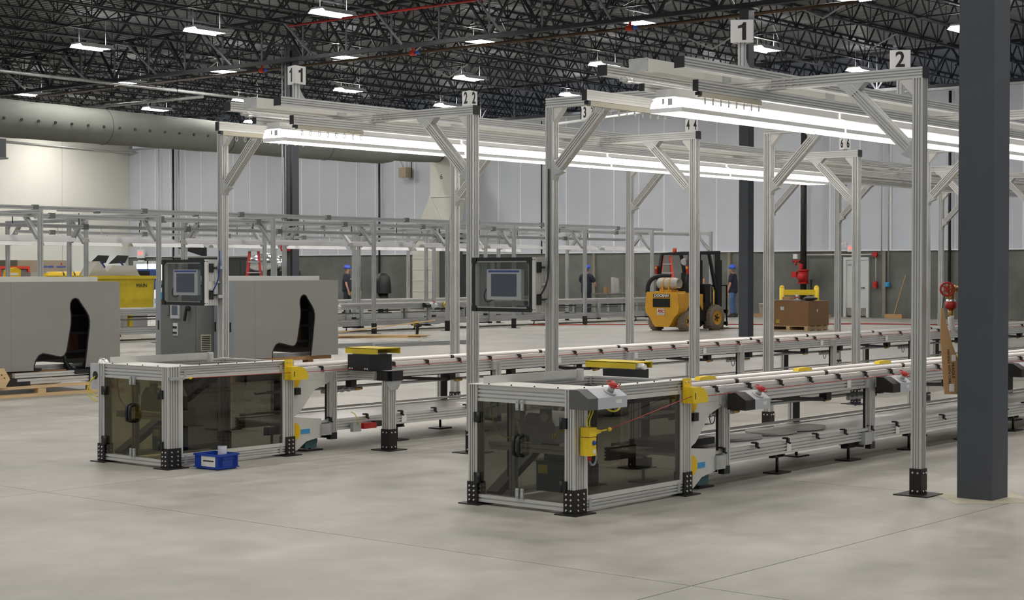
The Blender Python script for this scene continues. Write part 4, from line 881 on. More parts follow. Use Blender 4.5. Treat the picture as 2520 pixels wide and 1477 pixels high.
for i, (x, y, rz) in enumerate(((29.5, 31.1, 0), (33.2, 31.1, 0), (37.6, 31.1, 0))):
    station_box('stop_station', ['left', 'middle', 'right'][i] + ' small emergency stop box on the unlit back line conveyor', x + .3, y + .07, .60, .45)
for i, (x, y, z) in enumerate(((34.4, 31.1, .66), (33.2, 31.12, .15), (30.9, 31.9, .3))):
    one('yellow_guard', MB().cyl((0, 0, 0), (0, .05, 0), .09, 14).box(-.09, .09, 0, .05, -.02, .02), YEL, ['upper', 'lower', 'rear'][i] + ' yellow round guard on the unlit back line conveyor', 'guard', (x, y, z))
# ================================================================ grey enclosures with seat shaped openings
SEAT = [(.43, 0), (.43, .06), (.46, .13), (.52, .19), (.60, .215), (.72, .20), (.86, .175), (.98, .16), (1.04, .175), (1.08, .23), (1.10, .32), (1.125, .45), (1.15, .58), (1.155, .70), (1.14, .80), (1.145, .86), (1.17, .905), (1.215, .925), (1.265, .91),
        (1.30, .86), (1.38, .76), (1.425, .69), (1.44, .62), (1.44, .55), (1.42, .42), (1.40, .25), (1.38, .12), (1.36, 0)]
SEAT = [(1.04 - (1.04 - a) * .74, b) if a < 1.04 else (a, b) for a, b in SEAT]
def seat_machine(x, y, label, elec):
    """front faces -Y, length 2.05 along X"""
    t = thing('seat_fixture_enclosure', label, 'machine enclosure', (x, y, 0)); z0 = .32; L, H = 2.08, 1.14
    front = [(.13, 0)] + [(px + .15, pz) for px, pz in SEAT] + [(L, 0), (L, H), (.13, H)]
    from mathutils.geometry import tessellate_polygon
    tri = tessellate_polygon([[V((a, b, 0)) for a, b in front]]); nf = len(front)
    mf = MB().add([(a, 0, z0 + b) for a, b in front] + [(a, .012, z0 + b) for a, b in front], [tuple(q) for q in tri] + [tuple(i + nf for i in q) for q in tri] + [(i, (i + 1) % nf, (i + 1) % nf + nf, i + nf) for i in range(nf)])
    mf.build('front_sheet', GREYP, t)
    edge = [(px + .15, 0.006, z0 + pz) for px, pz in SEAT]; MB().tube(edge, .011, 6).build('edge_trim', BLK, t)
    MB().box(0, .13, -.002, .012, z0, z0 + H).box(.40, .403, -.003, .0, z0, z0 + H).build('corner_strip', GREYP, t)
    MB().box(-.002, .0, .0, .14, z0, z0 + H).box(.01, .014, .15, .46, z0, z0 + H).box(-.002, .0, 1.64, 1.78, z0, z0 + H).box(-.002, .0, .14, 1.64, z0 + H - .06, z0 + H).build('end_flange', GREYB, t)
    MB().box(-.006, -.002, .055, .085, z0 + .40, z0 + .54).box(.004, .01, .40, .43, z0 + .40, z0 + .54).box(-.006, -.002, 1.695, 1.725, z0 + .40, z0 + .54).build('grip_slot', BLK, t)
    MB().box(0, L, 1.77, 1.78, z0, z0 + H).build('back_sheet', BLIND, t)
    MB().box(L - .012, L, .012, 1.77, z0, z0 + H).build('right_end_sheet', BLIND, t)
    MB().box(.0, L - .25, .15, .23, z0 + H, z0 + H + .065).box(.0, L - .25, 1.3, 1.38, z0 + H, z0 + H + .065).build('top_rail', SHEET, t)
    MB().box(0.0, L, .012, 1.77, z0 + H - .004, z0 + H).build('top_sheet', GREYP, t)
    # dark insides
    MB().box(.5, L - .1, .55, .58, z0 + .1, z0 + H - .05).build('inner_board', mat('dark_inner_board', (.035, .03, .03), .5), t)
    m = MB()
    for z in (.18, .42, .66): m.box(.5, L - .1, .50, .55, z0 + z, z0 + z + .04)
    m.build('inner_rail', BLIND, t); MB().box(1.35, 1.75, .48, .50, z0 + .22, z0 + .42).build('rust_panel', mat('rust_brown_panel', (.10, .035, .015), .6), t)
    MB().slot((.3, .25, z0 + .02), (L - .1, .25, z0 + .02), .06, .06, 1, 1).build('base_beam', GALV, t); MB().box(.3, L - .05, .1, .2, z0 - .06, z0 - .01).build('bearer', WOODD, t)
    for xx in (.62, 1.16, 1.62): MB().box(xx, xx + .11, .18, .30, .13, z0 - .06).build('timber_block', WOODD, t)
    return t
seat_machine(11.72, 18.4, 'grey enclosure with a seat shaped opening at the left frame edge', False)
seat_machine(15.79, 18.4, 'grey enclosure with a seat shaped opening behind the amber enclosure', True)
def skid(x0, x1, y0, y1, label, detail=True):
    t = thing('wooden_skid', label, 'pallet', (x0, y0, 0)); L, W = x1 - x0, y1 - y0
    for yy in (0, W - .09): MB().box(0, L, yy, yy + .09, .105, .14).build('plank', WOOD, t); MB().box(0, L, yy, yy + .09, 0, .04).build('plank', WOOD, t)
    for xx in (.05, L / 2 - .06, L - .55):
        for yy in (0.005, W - .095): MB().box(xx, xx + .12, yy, yy + .09, .04, .105).build('block', WOOD, t)
    for xx in (.0, L * .3, L * .6, L - .15): MB().box(xx, xx + .12, .09, W - .09, .112, .135).build('deck_board', WOOD, t)
    return t
skid(11.2, 13.75, 18.25, 20.3, 'pale pine skid under the left seat enclosure')
skid(15.6, 18.1, 18.3, 20.1, 'pale pine skid under the seat enclosure behind the conveyor')
t = thing('slide_rail_unit', 'aluminium slide rails with black end brackets on the left skid', 'rail unit', (12.0, 18.32, .142), R(2))
MB().slot((.12, 0, .05), (1.28, 0, .05), .06, .07, 1, 1).slot((.12, .3, .05), (1.28, .3, .05), .06, .07, 1, 1).build('lower_rail', ALU, t); MB().slot((.1, 0, .13), (1.3, 0, .13), .06, .06, 1, 1).slot((.0, .4, .13), (1.2, .4, .13), .06, .06, 1, 1).build('upper_rail', ALU, t)
MB().box(.0, .12, -.05, .36, .0, .10).box(1.25, 1.4, -.05, .36, .0, .19).box(1.02, 1.25, -.045, .36, .11, .17).box(.12, .32, -.045, .36, .0, .05).box(.0, .6, .1, .4, .17, .20).build('end_bracket', BLK, t)
one('cable_loop', MB().tube(bez((0, 0, .35), (.05, -.05, .0), (.3, -.05, 0), (.42, 0, .25), 12), .03, 8).tube(bez((.02, .05, .35), (.1, .0, .06), (.3, .0, .06), (.4, .05, .25), 12), .025, 8), BLK, 'black cable loop hanging under the left seat enclosure', 'cable', (13.0, 18.55, .16))
t = thing('wood_cleat', 'pale wooden cleat with screw holes at the left frame edge', 'timber', (11.55, 18.2, .14)); MB().prism([(0, 0), (.35, .0), (.42, .1), (.34, .24), (0, .24)], (0, 0, 0), (1, 0, 0), (0, 0, 1), (0, .05, 0)).build('cleat_board', WOOD, t); MB().cyl((.3, 0, .16), (.3, -.002, .16), .01, 6).cyl((.34, 0, .12), (.34, -.002, .12), .01, 6).build('screw_hole', INK, t)
one('pine_batten', MB().box(0, .05, 0, .05, .0, 1.05).box(-.02, .07, -.02, .07, .0, .04), WOOD, 'upright pine batten at the right end of the left seat enclosure', 'timber', (13.84, 18.6, 0))
for i, x in enumerate((16.4, 16.95, 17.45)): one('pine_block', MB().box(0, .10, 0, .12, .142, .262).box(.02, .08, .01, .11, .14, .30), WOOD, ['left', 'middle', 'right'][i] + ' pine block under the seat enclosure behind the conveyor', 'timber', (x, 18.62, 0))
# electrical cabinet in the open end of the second enclosure
t = thing('electrical_cabinet', 'grey electrical cabinet below the left screen box', 'cabinet', (15.46, 18.86, .36)); W, H, D = .79, 1.0, .33
MB().box(0.02, D, 0, W, 0, H).build('case', ECAB, t); MB().box(0, .02, .01, W - .01, .02, H - .02).build('cabinet_door', ECAB, t)
s = MB().box(-.025, 0, .33, .53, .55, .80).build('operator_panel', LGREY, t); MB().box(-.028, -.025, .365, .495, .60, .74).build('screen', SCREEN, s); MB().box(-.028, -.025, .35, .51, .765, .785).build('blue_strip', INKB, s)
MB().box(-.006, 0, .39, .49, .30, .48).build('button_plate', PAPER, t); MB().cyl((-.006, .46, .42), (-.03, .46, .42), .018, 10).cyl((-.006, .42, .42), (-.03, .42, .42), .018, 10).cyl((-.006, .46, .34), (-.03, .46, .34), .016, 10).cyl((-.006, .42, .34), (-.03, .42, .34), .016, 10).build('push_button', INK, t)
MB().cyl((0, .13, .70), (-.05, .13, .70), .035, 12).bar((-.05, .13, .70), (-.05, .18, .52), .03).build('disconnect_handle', BLK, t)
MB().box(-.02, 0, .57, .63, .60, .74).build('grey_box', ECAB, t); MB().box(-.006, 0, .40, .50, .81, .90).build('dark_card', INK, t); MB().box(-.004, 0, .58, .78, .83, 1.0).build('blue_poster', BLUL, t); MB().box(-.005, -.004, .59, .77, .93, .99).build('poster_white', PAPER, t)
MB().box(.10, .29, -.008, 0, .08, .32).build('fan_grille', mat('beige_grille', (.42, .38, .31), .6), t)
m = MB()
for i in range(8): m.box(.12, .27, -.010, -.008, .10 + .026 * i, .112 + .026 * i)
m.build('grille_slots', BLKM, t); MB().bar((D / 2, .12, 0), (D / 2, .12, -.17), .08).bar((D / 2, .7, 0), (D / 2, .7, -.17), .08).build('support_block', WOODD, t)
MB().tube(bez((.3, .05, 0), (.3, .0, -.14), (.4, .0, -.14), (.42, .1, -.1), 8), .012, 6).build('yellow_cable', YCAB, t)
one('cabinet_runner', MB().box(0, .45, 0, .9, 0, .19), BLKM, 'black steel runner under the electrical cabinet', 'runner', (15.3, 18.8, 0))
# duct plate with hole and yellow cable beside the amber enclosure
t = thing('outlet_plate', 'grey plate with a round hole and yellow cable beside the amber enclosure', 'plate', (8.52, 11.63, .60))
MB().box(0, .02, 0, .14, 0, .22).build('plate', LGREY, t); MB().cyl((.0, .07, .12), (-.002, .07, .12), .035, 16).build('hole', INK, t)
MB().tube(bez((-.002, .07, .11), (-.08, .10, .05), (-.05, .12, -.02), (-.01, .02, -.06), 12), .005, 6).tube(bez((-.002, .075, .1), (-.09, .13, .02), (-.06, .10, -.08), (-.01, .01, -.10), 12), .005, 6).build('yellow_cable', YCAB, t)
MB().lathe([(0, .05), (.03, .045), (.045, .02), (.05, 0)], (.03, 0.0, .215), (0, 0, 1), 16).build('silver_dome', ZINC, t)
# ================================================================ forklift (rear towards camera, forks to +X)
t = thing('forklift', 'yellow forklift with a gas cylinder, seen from behind', 'forklift', (36.55, 25.33, 0), R(-4))
hull = [(-.52, .98), (-.50, 1.03), (.50, 1.03), (.52, .98), (.56, .62), (.53, .50), (.38, .36), (.29, .20), (.22, .13), (-.22, .13), (-.29, .20), (-.38, .36), (-.53, .50), (-.56, .62)]
cw = MB(); bands = [(0.0, .97), (.06, 1.0), (.35, 1.0)]
vsx = []
n = len(hull)
for x, s in bands: vsx += [(x, a * s, .58 + (b - .58) * s) for a, b in hull]
cw.add(vsx, [tuple(range(n))] + [(k * n + i, k * n + (i + 1) % n, (k + 1) * n + (i + 1) % n, (k + 1) * n + i) for k in range(2) for i in range(n)] + [tuple(reversed(range(2 * n, 3 * n)))])
cwo = cw.build('counterweight', YELF, t)
bv = cwo.modifiers.new('bevel', 'BEVEL'); bv.width = .03; bv.segments = 2; bv.limit_method = 'ANGLE'
MB().box(-.012, .01, -.28, .30, .64, .87).build('radiator_grille', BLK, t)
m = MB()
for i in range(9): m.box(-.016, -.012, -.23 + .058 * i, -.215 + .058 * i, .66, .85)
m.build('grille_bar', BLKM, t)
MB().box(-.008, .012, -.27, .29, .90, .99).build('name_strip', INK, t); text('DOOSAN', .10, WHT, t, (-.010, .015, .945), '-X', 'maker_lettering', .001, .2, .004, 1.15)
MB().box(-.02, -.002, -.105, .145, .43, .60).build('hire_plate', PAPER, t); text('RSC', .105, INKR, t, (-.022, .02, .53), '-X', 'hire_lettering', .001, .2, .005, 1.1); marks(t, (-.0215, .11, .455), (0, -1, 0), .18, .014, 20, INK, 'hire_small_print')
MB().box(.35, 1.45, -.45, .45, .30, .75).build('chassis', BLKM, t); MB().prism([(.33, .45), (.55, .75), (.9, .80), (1.1, .55), (1.1, .98), (.33, 1.03)], (0, -.53, 0), (1, 0, 0), (0, 0, 1), (0, 1.06, 0)).build('side_cover', YELF, t)
MB().box(1.0, 1.5, -.50, .50, .25, .75).box(1.3, 1.55, -.45, .45, .7, 1.25).build('front_body', BLKM, t)
def wheel(x, y, r, w, parent):
    wv = MB().lathe([(r * .58, -w / 2), (r * .93, -w / 2), (r, -w * .38), (r, w * .38), (r * .93, w / 2), (r * .58, w / 2)], (x, y, r), (0, 1, 0), 28)
    tyre = wv.build('tyre', mat('dusty_tyre', (.24, .19, .14), .85, var=.2, scale=6), parent)
    m = MB()
    for i in range(20):
        a = 2 * math.pi * i / 20; c = V((x + r * math.cos(a), y, r + r * math.sin(a))); m.bar(c + V((0, -w * .46, 0)), c + V((0, w * .46, 0)), .028, .03, (math.cos(a), 0, math.sin(a)))
    m.build('tread', MATS['dusty_tyre'], tyre)
    MB().lathe([(0, -w * .30), (r * .30, -w * .34), (r * .5, -w * .28), (r * .58, -w * .46), (r * .60, -w * .46), (r * .60, w * .46), (r * .58, w * .46), (r * .4, w * .3), (0, w * .3)], (x, y, r), (0, 1, 0), 24).build('rim', YELF, tyre)
    m = MB().cyl((x, y - w * .4, r), (x, y - w * .25, r), r * .13, 10)
    for i in range(5): a = 2 * math.pi * i / 5; m.cyl((x + r * .25 * math.cos(a), y - w * .40, r + r * .25 * math.sin(a)), (x + r * .25 * math.cos(a), y - w * .28, r + r * .25 * math.sin(a)), r * .07, 8)
    m.build('hub', BLKM, tyre)
wheel(.42, .50, .27, .20, t); wheel(.42, -.50, .27, .20, t); wheel(1.62, .52, .34, .22, t); wheel(1.62, -.52, .34, .22, t)
# guard
m = MB()
for y in (-.46, .50): m.bar((.42, y, 1.0), (.62, y, 2.06), .075).bar((1.75, y, 1.1), (1.45, y, 2.08), .07).bar((.60, y, 2.06), (1.5, y, 2.10), .07)
m.bar((.62, -.46, 2.06), (.62, .50, 2.06), .07).bar((1.47, -.46, 2.1), (1.47, .50, 2.1), .07)
for i in range(6): m.bar((.62, -.32 + .13 * i, 2.07), (1.47, -.32 + .13 * i, 2.11), .03)
m.build('overhead_guard', BLK, t)
MB().prism([(-.3, 0), (.28, 0), (.26, .22), (.24, .26), (-.24, .26), (-.3, .2)], (.75, 0, 1.02), (0, 1, 0), (0, 0, 1), (.5, 0, 0)).box(1.15, 1.25, -.25, .25, 1.1, 1.55).build('seat', BLK, t)
ty = MB().lathe([(.0, -.36), (.09, -.355), (.145, -.30), (.155, -.24), (.155, .20), (.13, .28), (.13, .36), (.115, .36), (.115, .30), (0, .30)], (.30, .0, 1.27), (0, -1, 0), 24).build('gas_cylinder', mat('ivory_cylinder', (.52, .49, .42), .45, var=.1, scale=5), t)
MB().lathe([(.158, -.1), (.162, -.1), (.162, -.06), (.158, -.06)], (.30, 0, 1.27), (0, -1, 0), 24).lathe([(.158, .1), (.162, .1), (.162, .14), (.158, .14)], (.30, 0, 1.27), (0, -1, 0), 24).build('cylinder_strap', YELF, t)
MB().bar((.16, .08, 1.05), (.14, .09, 1.2), .04).bar((.16, -.12, 1.05), (.14, -.12, 1.2), .04).box(.15, .45, -.2, .2, 1.03, 1.10).build('cylinder_cradle', YELF, t)
MB().tube(bez((.1, .56, 1.03), (.1, .62, 1.45), (.4, .45, 1.5), (.5, .1, 1.45), 14), .06, 8).build('air_hose', RUB, t)
for y in (.555, -.50): s = MB().box(.44, .52, y - .035, y + .035, 1.52, 1.74).build('tail_lamp', RED, t); MB().box(.435, .44, y - .03, y + .03, 1.66, 1.72).build('amber_lens', YEL, s)
s = MB().cyl((.62, .06, 2.10), (.62, .06, 2.22), .055, 12).build('beacon', mat('amber_red_beacon', (.8, .12, .02), .3), t); MB().cyl((.62, .06, 2.04), (.62, .06, 2.10), .06, 12).build('beacon_base', BLK, s)
MB().cyl((.60, -.30, 1.86), (.54, -.30, 1.84), .09, 14).build('work_lamp', LGREY, t)
m = MB()
for y in (-.33, .33): m.box(1.95, 2.07, y - .05, y + .05, .05, 2.15).box(2.08, 2.16, y - .04, y + .04, .08, 1.9)
m.box(1.97, 2.1, -.33, .33, 2.05, 2.15).box(1.97, 2.1, -.33, .33, .3, .4).build('mast', BLK, t)
m = MB().box(2.18, 2.24, -.52, .52, .12, .22).box(2.18, 2.24, -.52, .52, .45, .55)
for y in (-.5, 0, .5): m.box(2.19, 2.22, y - .015, y + .015, .1, 1.22)
m.box(2.19, 2.22, -.5, .5, 1.19, 1.22).build('load_backrest', BLK, t)
for y in (-.28, .28): MB().box(2.24, 2.29, y - .05, y + .05, .02, .55).prism([(2.26, .0), (3.3, .0), (3.3, .012), (2.26, .045)], (0, y - .05, 0.005), (1, 0, 0), (0, 0, 1), (0, .10, 0)).build('fork', mat('worn_fork_steel', (.20, .13, .08), .5, .4), t)
# ================================================================ people
def skinned(name, verts, edges, radii, m, parent, sub=2):
    me = bpy.data.meshes.new(name); me.from_pydata(verts, edges, []); o = bpy.data.objects.new(name, me); COL.objects.link(o)
    o.modifiers.new('skin', 'SKIN'); sk = me.skin_vertices
    if not sk:
        bmx = bmesh.new(); bmx.from_mesh(me); bmx.verts.layers.skin.verify(); bmx.to_mesh(me); bmx.free()
    d = me.skin_vertices[0].data
    for i, r in enumerate(radii): d[i].radius = r if isinstance(r, tuple) else (r, r)
    d[0].use_root = True
    ss = o.modifiers.new('sub', 'SUBSURF'); ss.levels = sub; ss.render_levels = sub
    bpy.context.view_layer.update()
    me2 = bpy.data.meshes.new_from_object(o.evaluated_get(bpy.context.evaluated_depsgraph_get())); bpy.data.objects.remove(o)
    me2.materials.clear(); me2.materials.append(m)
    for p in me2.polygons: p.use_smooth = True
    q = bpy.data.objects.new(name, me2); COL.objects.link(q); q.parent = parent; return q
def person(loc, rz, label, arms, legs, pants, look=0, crouch=0):
    """local frame: +X is where the chest faces; arms/legs give joint points for each side"""
    t = thing('person', label, 'person', loc, rz)
    P = [(0, 0, .95), (0, 0, 1.10), (0, 0, 1.28), (-.01, 0, 1.43), (0, 0, 1.50), (.015, 0, 1.56), (.03, 0, 1.645), (.035, 0, 1.72), (.135, 0, 1.635)]
    Rr = [.12, .115, (.115, .13), .08, .055, .055, (.088, .078), (.085, .075), .018]; E_ = [(0, 1), (1, 2), (2, 3), (3, 4), (4, 5), (5, 6), (6, 7), (6, 8)]
    for s in (-1, 1): P += [(.02, s * .085, 1.63)]; Rr += [.022]; E_ += [(6, len(P) - 1)]
    SV = [(0, 0, .80), (0, 0, .95), (0, 0, 1.10), (0, 0, 1.27), (-.01, 0, 1.41), (0, 0, 1.52)]; SR = [(.19, .205), (.185, .20), (.175, .19), (.18, .21), (.135, .15), .072]; SE = [(0, 1), (1, 2), (2, 3), (3, 4), (4, 5)]
    sleeves = []
    for s, (el, wr, hd) in zip((1, -1), arms):
        sh = (0, s * .185, 1.42); k = len(P); pal = tuple(V(wr) + (V(hd) - V(wr)) * .55)
        P += [(-.005, s * .10, 1.425)]; Rr += [.06]; E_ += [(3, k)]; k += 1; P += [sh, el, wr, pal]; Rr += [.055, .045, .031, (.036, .022)]; E_ += [(k - 1, k), (k, k + 1), (k + 1, k + 2), (k + 2, k + 3)]
        d = (V(hd) - V(wr)).normalized(); sd = d.cross(V((0, s, 0))); sd = sd.normalized() if sd.length > .1 else V((1, 0, 0))
        for j, (off, ln) in enumerate(((-.028, .065), (-.010, .08), (.010, .075), (.027, .06))):
            b0 = V(pal) + sd * off + d * .035; a = len(P); P += [tuple(b0), tuple(b0 + d * ln * .55 + V((.01, 0, 0))), tuple(b0 + d * ln + V((.022, 0, -.004)))]; Rr += [.010, .009, .0075]; E_ += [(k + 3, a), (a, a + 1), (a + 1, a + 2)]
        a = len(P); b0 = V(pal) - sd * .03 - d * .01; P += [tuple(b0), tuple(b0 - sd * .022 + d * .035), tuple(b0 - sd * .03 + d * .06)]; Rr += [.012, .010, .009]; E_ += [(k + 3, a), (a, a + 1), (a + 1, a + 2)]
        mid = V(sh) + (V(el) - V(sh)) * .85; sleeves.append([(-.005, s * .03, 1.41), (-.005, s * .11, 1.425), sh, tuple(V(sh) + (V(el) - V(sh)) * .45), tuple(mid)])
    for sv in sleeves: skinned('sleeve', sv, [(0, 1), (1, 2), (2, 3), (3, 4)], [.11, .115, .10, .085, .078], NAVY, t)
    PV = [(0, 0, 1.04), (0, 0, .90)]; PR = [(.15, .165), (.155, .18)]; PE = [(0, 1)]
    sho = MB()
    for s, (kn, an) in zip((1, -1), legs):
        hp = (0, s * .09, .86); k = len(P); P += [hp, kn, an]; Rr += [.075, .05, .04]; E_ += [(0, k), (k, k + 1), (k + 1, k + 2)]
        k = len(PV); PV += [hp, kn, (an[0], an[1], an[2] + .01)]; PR += [.098, .072, .062]; PE += [(1, k), (k, k + 1), (k + 1, k + 2)]
        x, y, z = an; b = z - .085
        sho.prism([(-.085, 0), (.17, 0), (.19, .03), (.16, .06), (.07, .085), (.05, .12), (-.07, .12), (-.09, .06)], (x, y - .045, b), (1, 0, 0), (0, 0, 1), (0, .09, 0))
    skinned('body', P, E_, Rr, SKIN, t)
    skinned('shirt', SV, SE, SR, NAVY, t); skinned('trousers', PV, PE, PR, pants, t); sho.build('shoes', LEATH, t)
    MB().lathe([(.165, .0), (.163, .02), (.115, .065)], (0, 0, 1.47), (0, 0, 1), 16).build('collar', NAVY, t) if False else None
    MB().lathe([(.083, -.06), (.092, -.02), (.094, .03), (.07, .10), (.0, .12)], (.0, 0, 1.665), (-.25, 0, 1), 16).build('hair', HAIR, t)
    h = MB().lathe([(.125, 0), (.13, .005), (.125, .045), (.105, .10), (.065, .135), (0, .145)], (.02, 0, 1.69), (.0, 0, 1), 20).build('helmet', BLUH, t)
    MB().prism([(.10 * math.cos(a) + .06, .115 * math.sin(a)) for a in [(-.5 + i / 10) * math.pi for i in range(11)]], (.03, 0, 1.688), (1, 0, 0), (0, 1, 0), (0, 0, .008)).build('brim', BLUH, h)
    MB().bar((-.10, 0, 1.76), (.02, 0, 1.838), .03, .014).bar((.02, 0, 1.838), (.13, 0, 1.75), .03, .014).build('ridge', BLUH, h)
    m = MB()
    for s in (-1, 1): m.sphere((.112, s * .03, 1.655), .011, 8)
    m.build('eyes', INK, t); MB().box(.112, .12, -.025, .025, 1.585, 1.593).build('mouth', INKR, t)
    return t
# right: standing, back three-quarter, looking down and left
p = person((49.1, 31.05, 0), R(105), 'person in dark polo, blue jeans and blue hard hat standing by the column',
       [((.02, .27, 1.14), (.10, .26, .92), (.13, .25, .76)), ((.05, -.26, 1.14), (.16, -.22, .95), (.2, -.2, .80))], [((.03, .11, .47), (-.02, .12, .085)), ((.02, -.14, .47), (-.03, -.17, .085))], DENIM)
# left: walking, facing right of frame
p = person((42.2, 43.0, 0), R(-60), 'person in navy work shirt and blue hard hat walking behind the back line',
       [((-.06, .27, 1.16), (.10, .36, .98), (.17, .38, .85)), ((.05, -.26, 1.14), (.12, -.24, .92), (.15, -.23, .77))], [((.10, .10, .48), (-.12, .10, .10)), ((-.04, -.10, .48), (.16, -.10, .085))], NAVY)
MB().box(.160, .166, .05, .12, 1.30, 1.33).box(.160, .166, -.13, -.05, 1.295, 1.335).build('name_patch', PAPER, p)
# centre: behind the back line, arms forward at work
p = person((44.55, 33.95, 0), R(10), 'person in dark shirt and blue hard hat working behind the back line bench',
       [((.12, .27, 1.18), (.30, .18, 1.10), (.40, .14, 1.08)), ((.12, -.27, 1.18), (.30, -.20, 1.10), (.40, -.16, 1.08))], [((.02, .10, .47), (-.02, .11, .085)), ((.02, -.10, .47), (-.02, -.11, .085))], NAVY)
# ================================================================ things around the hall
t = thing('cardboard_crate', 'large brown cardboard crate on a pallet beside the dark column', 'crate', (39.08, 22.35, 0), R(4))
MB().box(0, 1.25, 0, 1.2, .13, .80).box(-.004, 1.254, -.004, .3, .131, .79).build('carton', CARD, t); MB().box(-.006, -.004, .72, .82, .55, .64).box(.5, .56, -.01, -.006, .50, .58).build('label', PAPER, t)
MB().box(-.006, -.003, .85, .95, .21, .29).build('yellow_label', YCAB, t); text('EXL', .06, INK, t, (-.008, .90, .25), '-X', 'label_lettering', .0005)
for y in (.02, .55, 1.08): MB().box(.0, 1.25, y, y + .1, .02, .11).build('stringer', WOOD, t)
for x in (0, .4, .8, 1.13): MB().box(x, x + .12, 0, 1.2, .0, .02).box(x, x + .12, 0, 1.2, .11, .13).build('slat', WOOD, t)
t = thing('metal_tray', 'shallow grey tray on the cardboard crate', 'tray', (39.1, 22.62, .802)); MB().box(0, .5, 0, .75, 0, .012).box(-.03, .53, -.03, .78, .012, .02).build('tray_pan', GALV, t)
one('small_carton', MB().box(0, .25, 0, .22, 0, .08).box(.0, .25, .10, .12, .08, .082), CARDT, 'small carton on the tray on top of the cardboard crate', 'box', (39.2, 23.0, .824))
t = thing('paper_cup', 'white paper cup with lid and straw on the cardboard crate', 'cup', (39.3, 22.82, .824)); MB().lathe([(0, 0), (.03, 0), (.042, .13), (0, .13)], (0, 0, 0), n=16).build('cup_body', PAPER, t); MB().lathe([(.038, .05), (.041, .05), (.044, .09), (.041, .09)], (0, 0, 0), n=16).build('orange_print', REDO, t); MB().lathe([(0, .145), (.04, .145), (.046, .13), (0, .13)], (0, 0, 0), n=16).cyl((.0, 0, .14), (.02, 0, .22), .004, 6).build('lid', WHT, t)
one('dark_bag', MB().sphere((0, 0, .06), .2, 12, (1, 1, .3)), BLK, 'dark crumpled bag on the corner of the cardboard crate', 'bag', (39.45, 22.5, .80))
pipe('red_air_hose', [(38, 31.0, .015), (39.5, 29.5, .015), (41.5, 27.6, .015), (43, 25.6, .015), (45.2, 24.0, .015), (46.0, 21.0, .015)], .02, REDR, 'long red air hose lying across the far floor', 'hose')
# wooden strips, aluminium lengths and drill on the floor
random.seed(3)
for i in range(11):
    L = random.uniform(1.6, 2.5); a = R(-18 + 3 * (i // 4)); sh = random.uniform(-.3, .3)
    one('wood_strip', MB().box(-L / 2, L / 2, -.035, .035, 0, .022), WOOD, 'thin pale wooden strip in the loose pile on the floor', 'timber', (28.4 + .10 * (i % 4) * .72 + sh * .67, 27.95 + .10 * (i % 4) * .72 - sh * .74, .001 + .0235 * (i // 4)), 'loose wooden strips on the floor', (0, 0, a - R(30)))
one('wood_strip', MB().box(-1.3, 1.3, -.04, .04, 0, .025), WOOD, 'long wooden strip propped on top of the loose pile', 'timber', (29.3, 28.6, .22), rot=(0, R(-7), R(-45)))
for i, (x, y, L) in enumerate(((24.9, 24.95, 3.2), (26.2, 24.4, 2.6))): one('aluminium_length', MB().slot((-L / 2, 0, .045), (L / 2, 0, .045), .08, .085, 1, 2), ALUD, ['left', 'right'][i] + ' aluminium extrusion length lying on the floor behind the conveyor', 'extrusion', (x, y, 0), rot=(0, 0, R(-8)))
t = thing('cordless_drill', 'black and yellow cordless drill standing by the wooden strips', 'drill', (29.35, 27.5, 0), R(-100)); MB().box(-.06, .07, -.04, .04, 0, .07).build('battery', YEL, t); MB().bar((0, 0, .07), (.02, 0, .26), .05).build('grip', BLK, t); MB().cyl((-.06, 0, .28), (.10, 0, .28), .035, 10).cyl((.1, 0, .28), (.17, 0, .28), .018, 8).build('motor_head', BLK, t)
def ladder(x, y, rz, h, label, m):
    t = thing('step_ladder', label, 'ladder', (x, y, 0), rz); w = .24
    for s in (-1, 1):
        MB().bar((-.45, s * (w + .12), 0), (-.03, s * .13, h), .035, .08).build('front_stile', m, t); MB().bar((.50, s * (w + .06), 0), (.05, s * .12, h - .05), .03, .05).build('rear_stile', m, t)
    for i in range(6):
        q = (i + .8) / 6.8; MB().box(-.45 + .42 * q - .05, -.45 + .42 * q + .06, -(w + .12 - .23 * q), w + .12 - .23 * q, h * q - .015, h * q + .015).build('step', GALV, t)
    MB().box(-.12, .12, -.18, .18, h - .01, h + .05).build('top_cap', GALV, t); MB().bar((-.2, .26, h * .5), (.3, .24, h * .5), .02).bar((-.2, -.26, h * .5), (.3, -.24, h * .5), .02).build('spreader', GALV, t)
    MB().box(-.30, -.29, -.32, -.24, h * .3, h * .42).build('warning_label', YEL, t); return t
ladder(33.5, 38.1, R(45), 2.2, 'red fibreglass step ladder left, behind the seat enclosure', mat('red_fibreglass', (.42, .035, .03), .5))
ladder(49.5, 34.1, R(40), 2.17, 'orange step ladder standing behind the forklift', REDO)
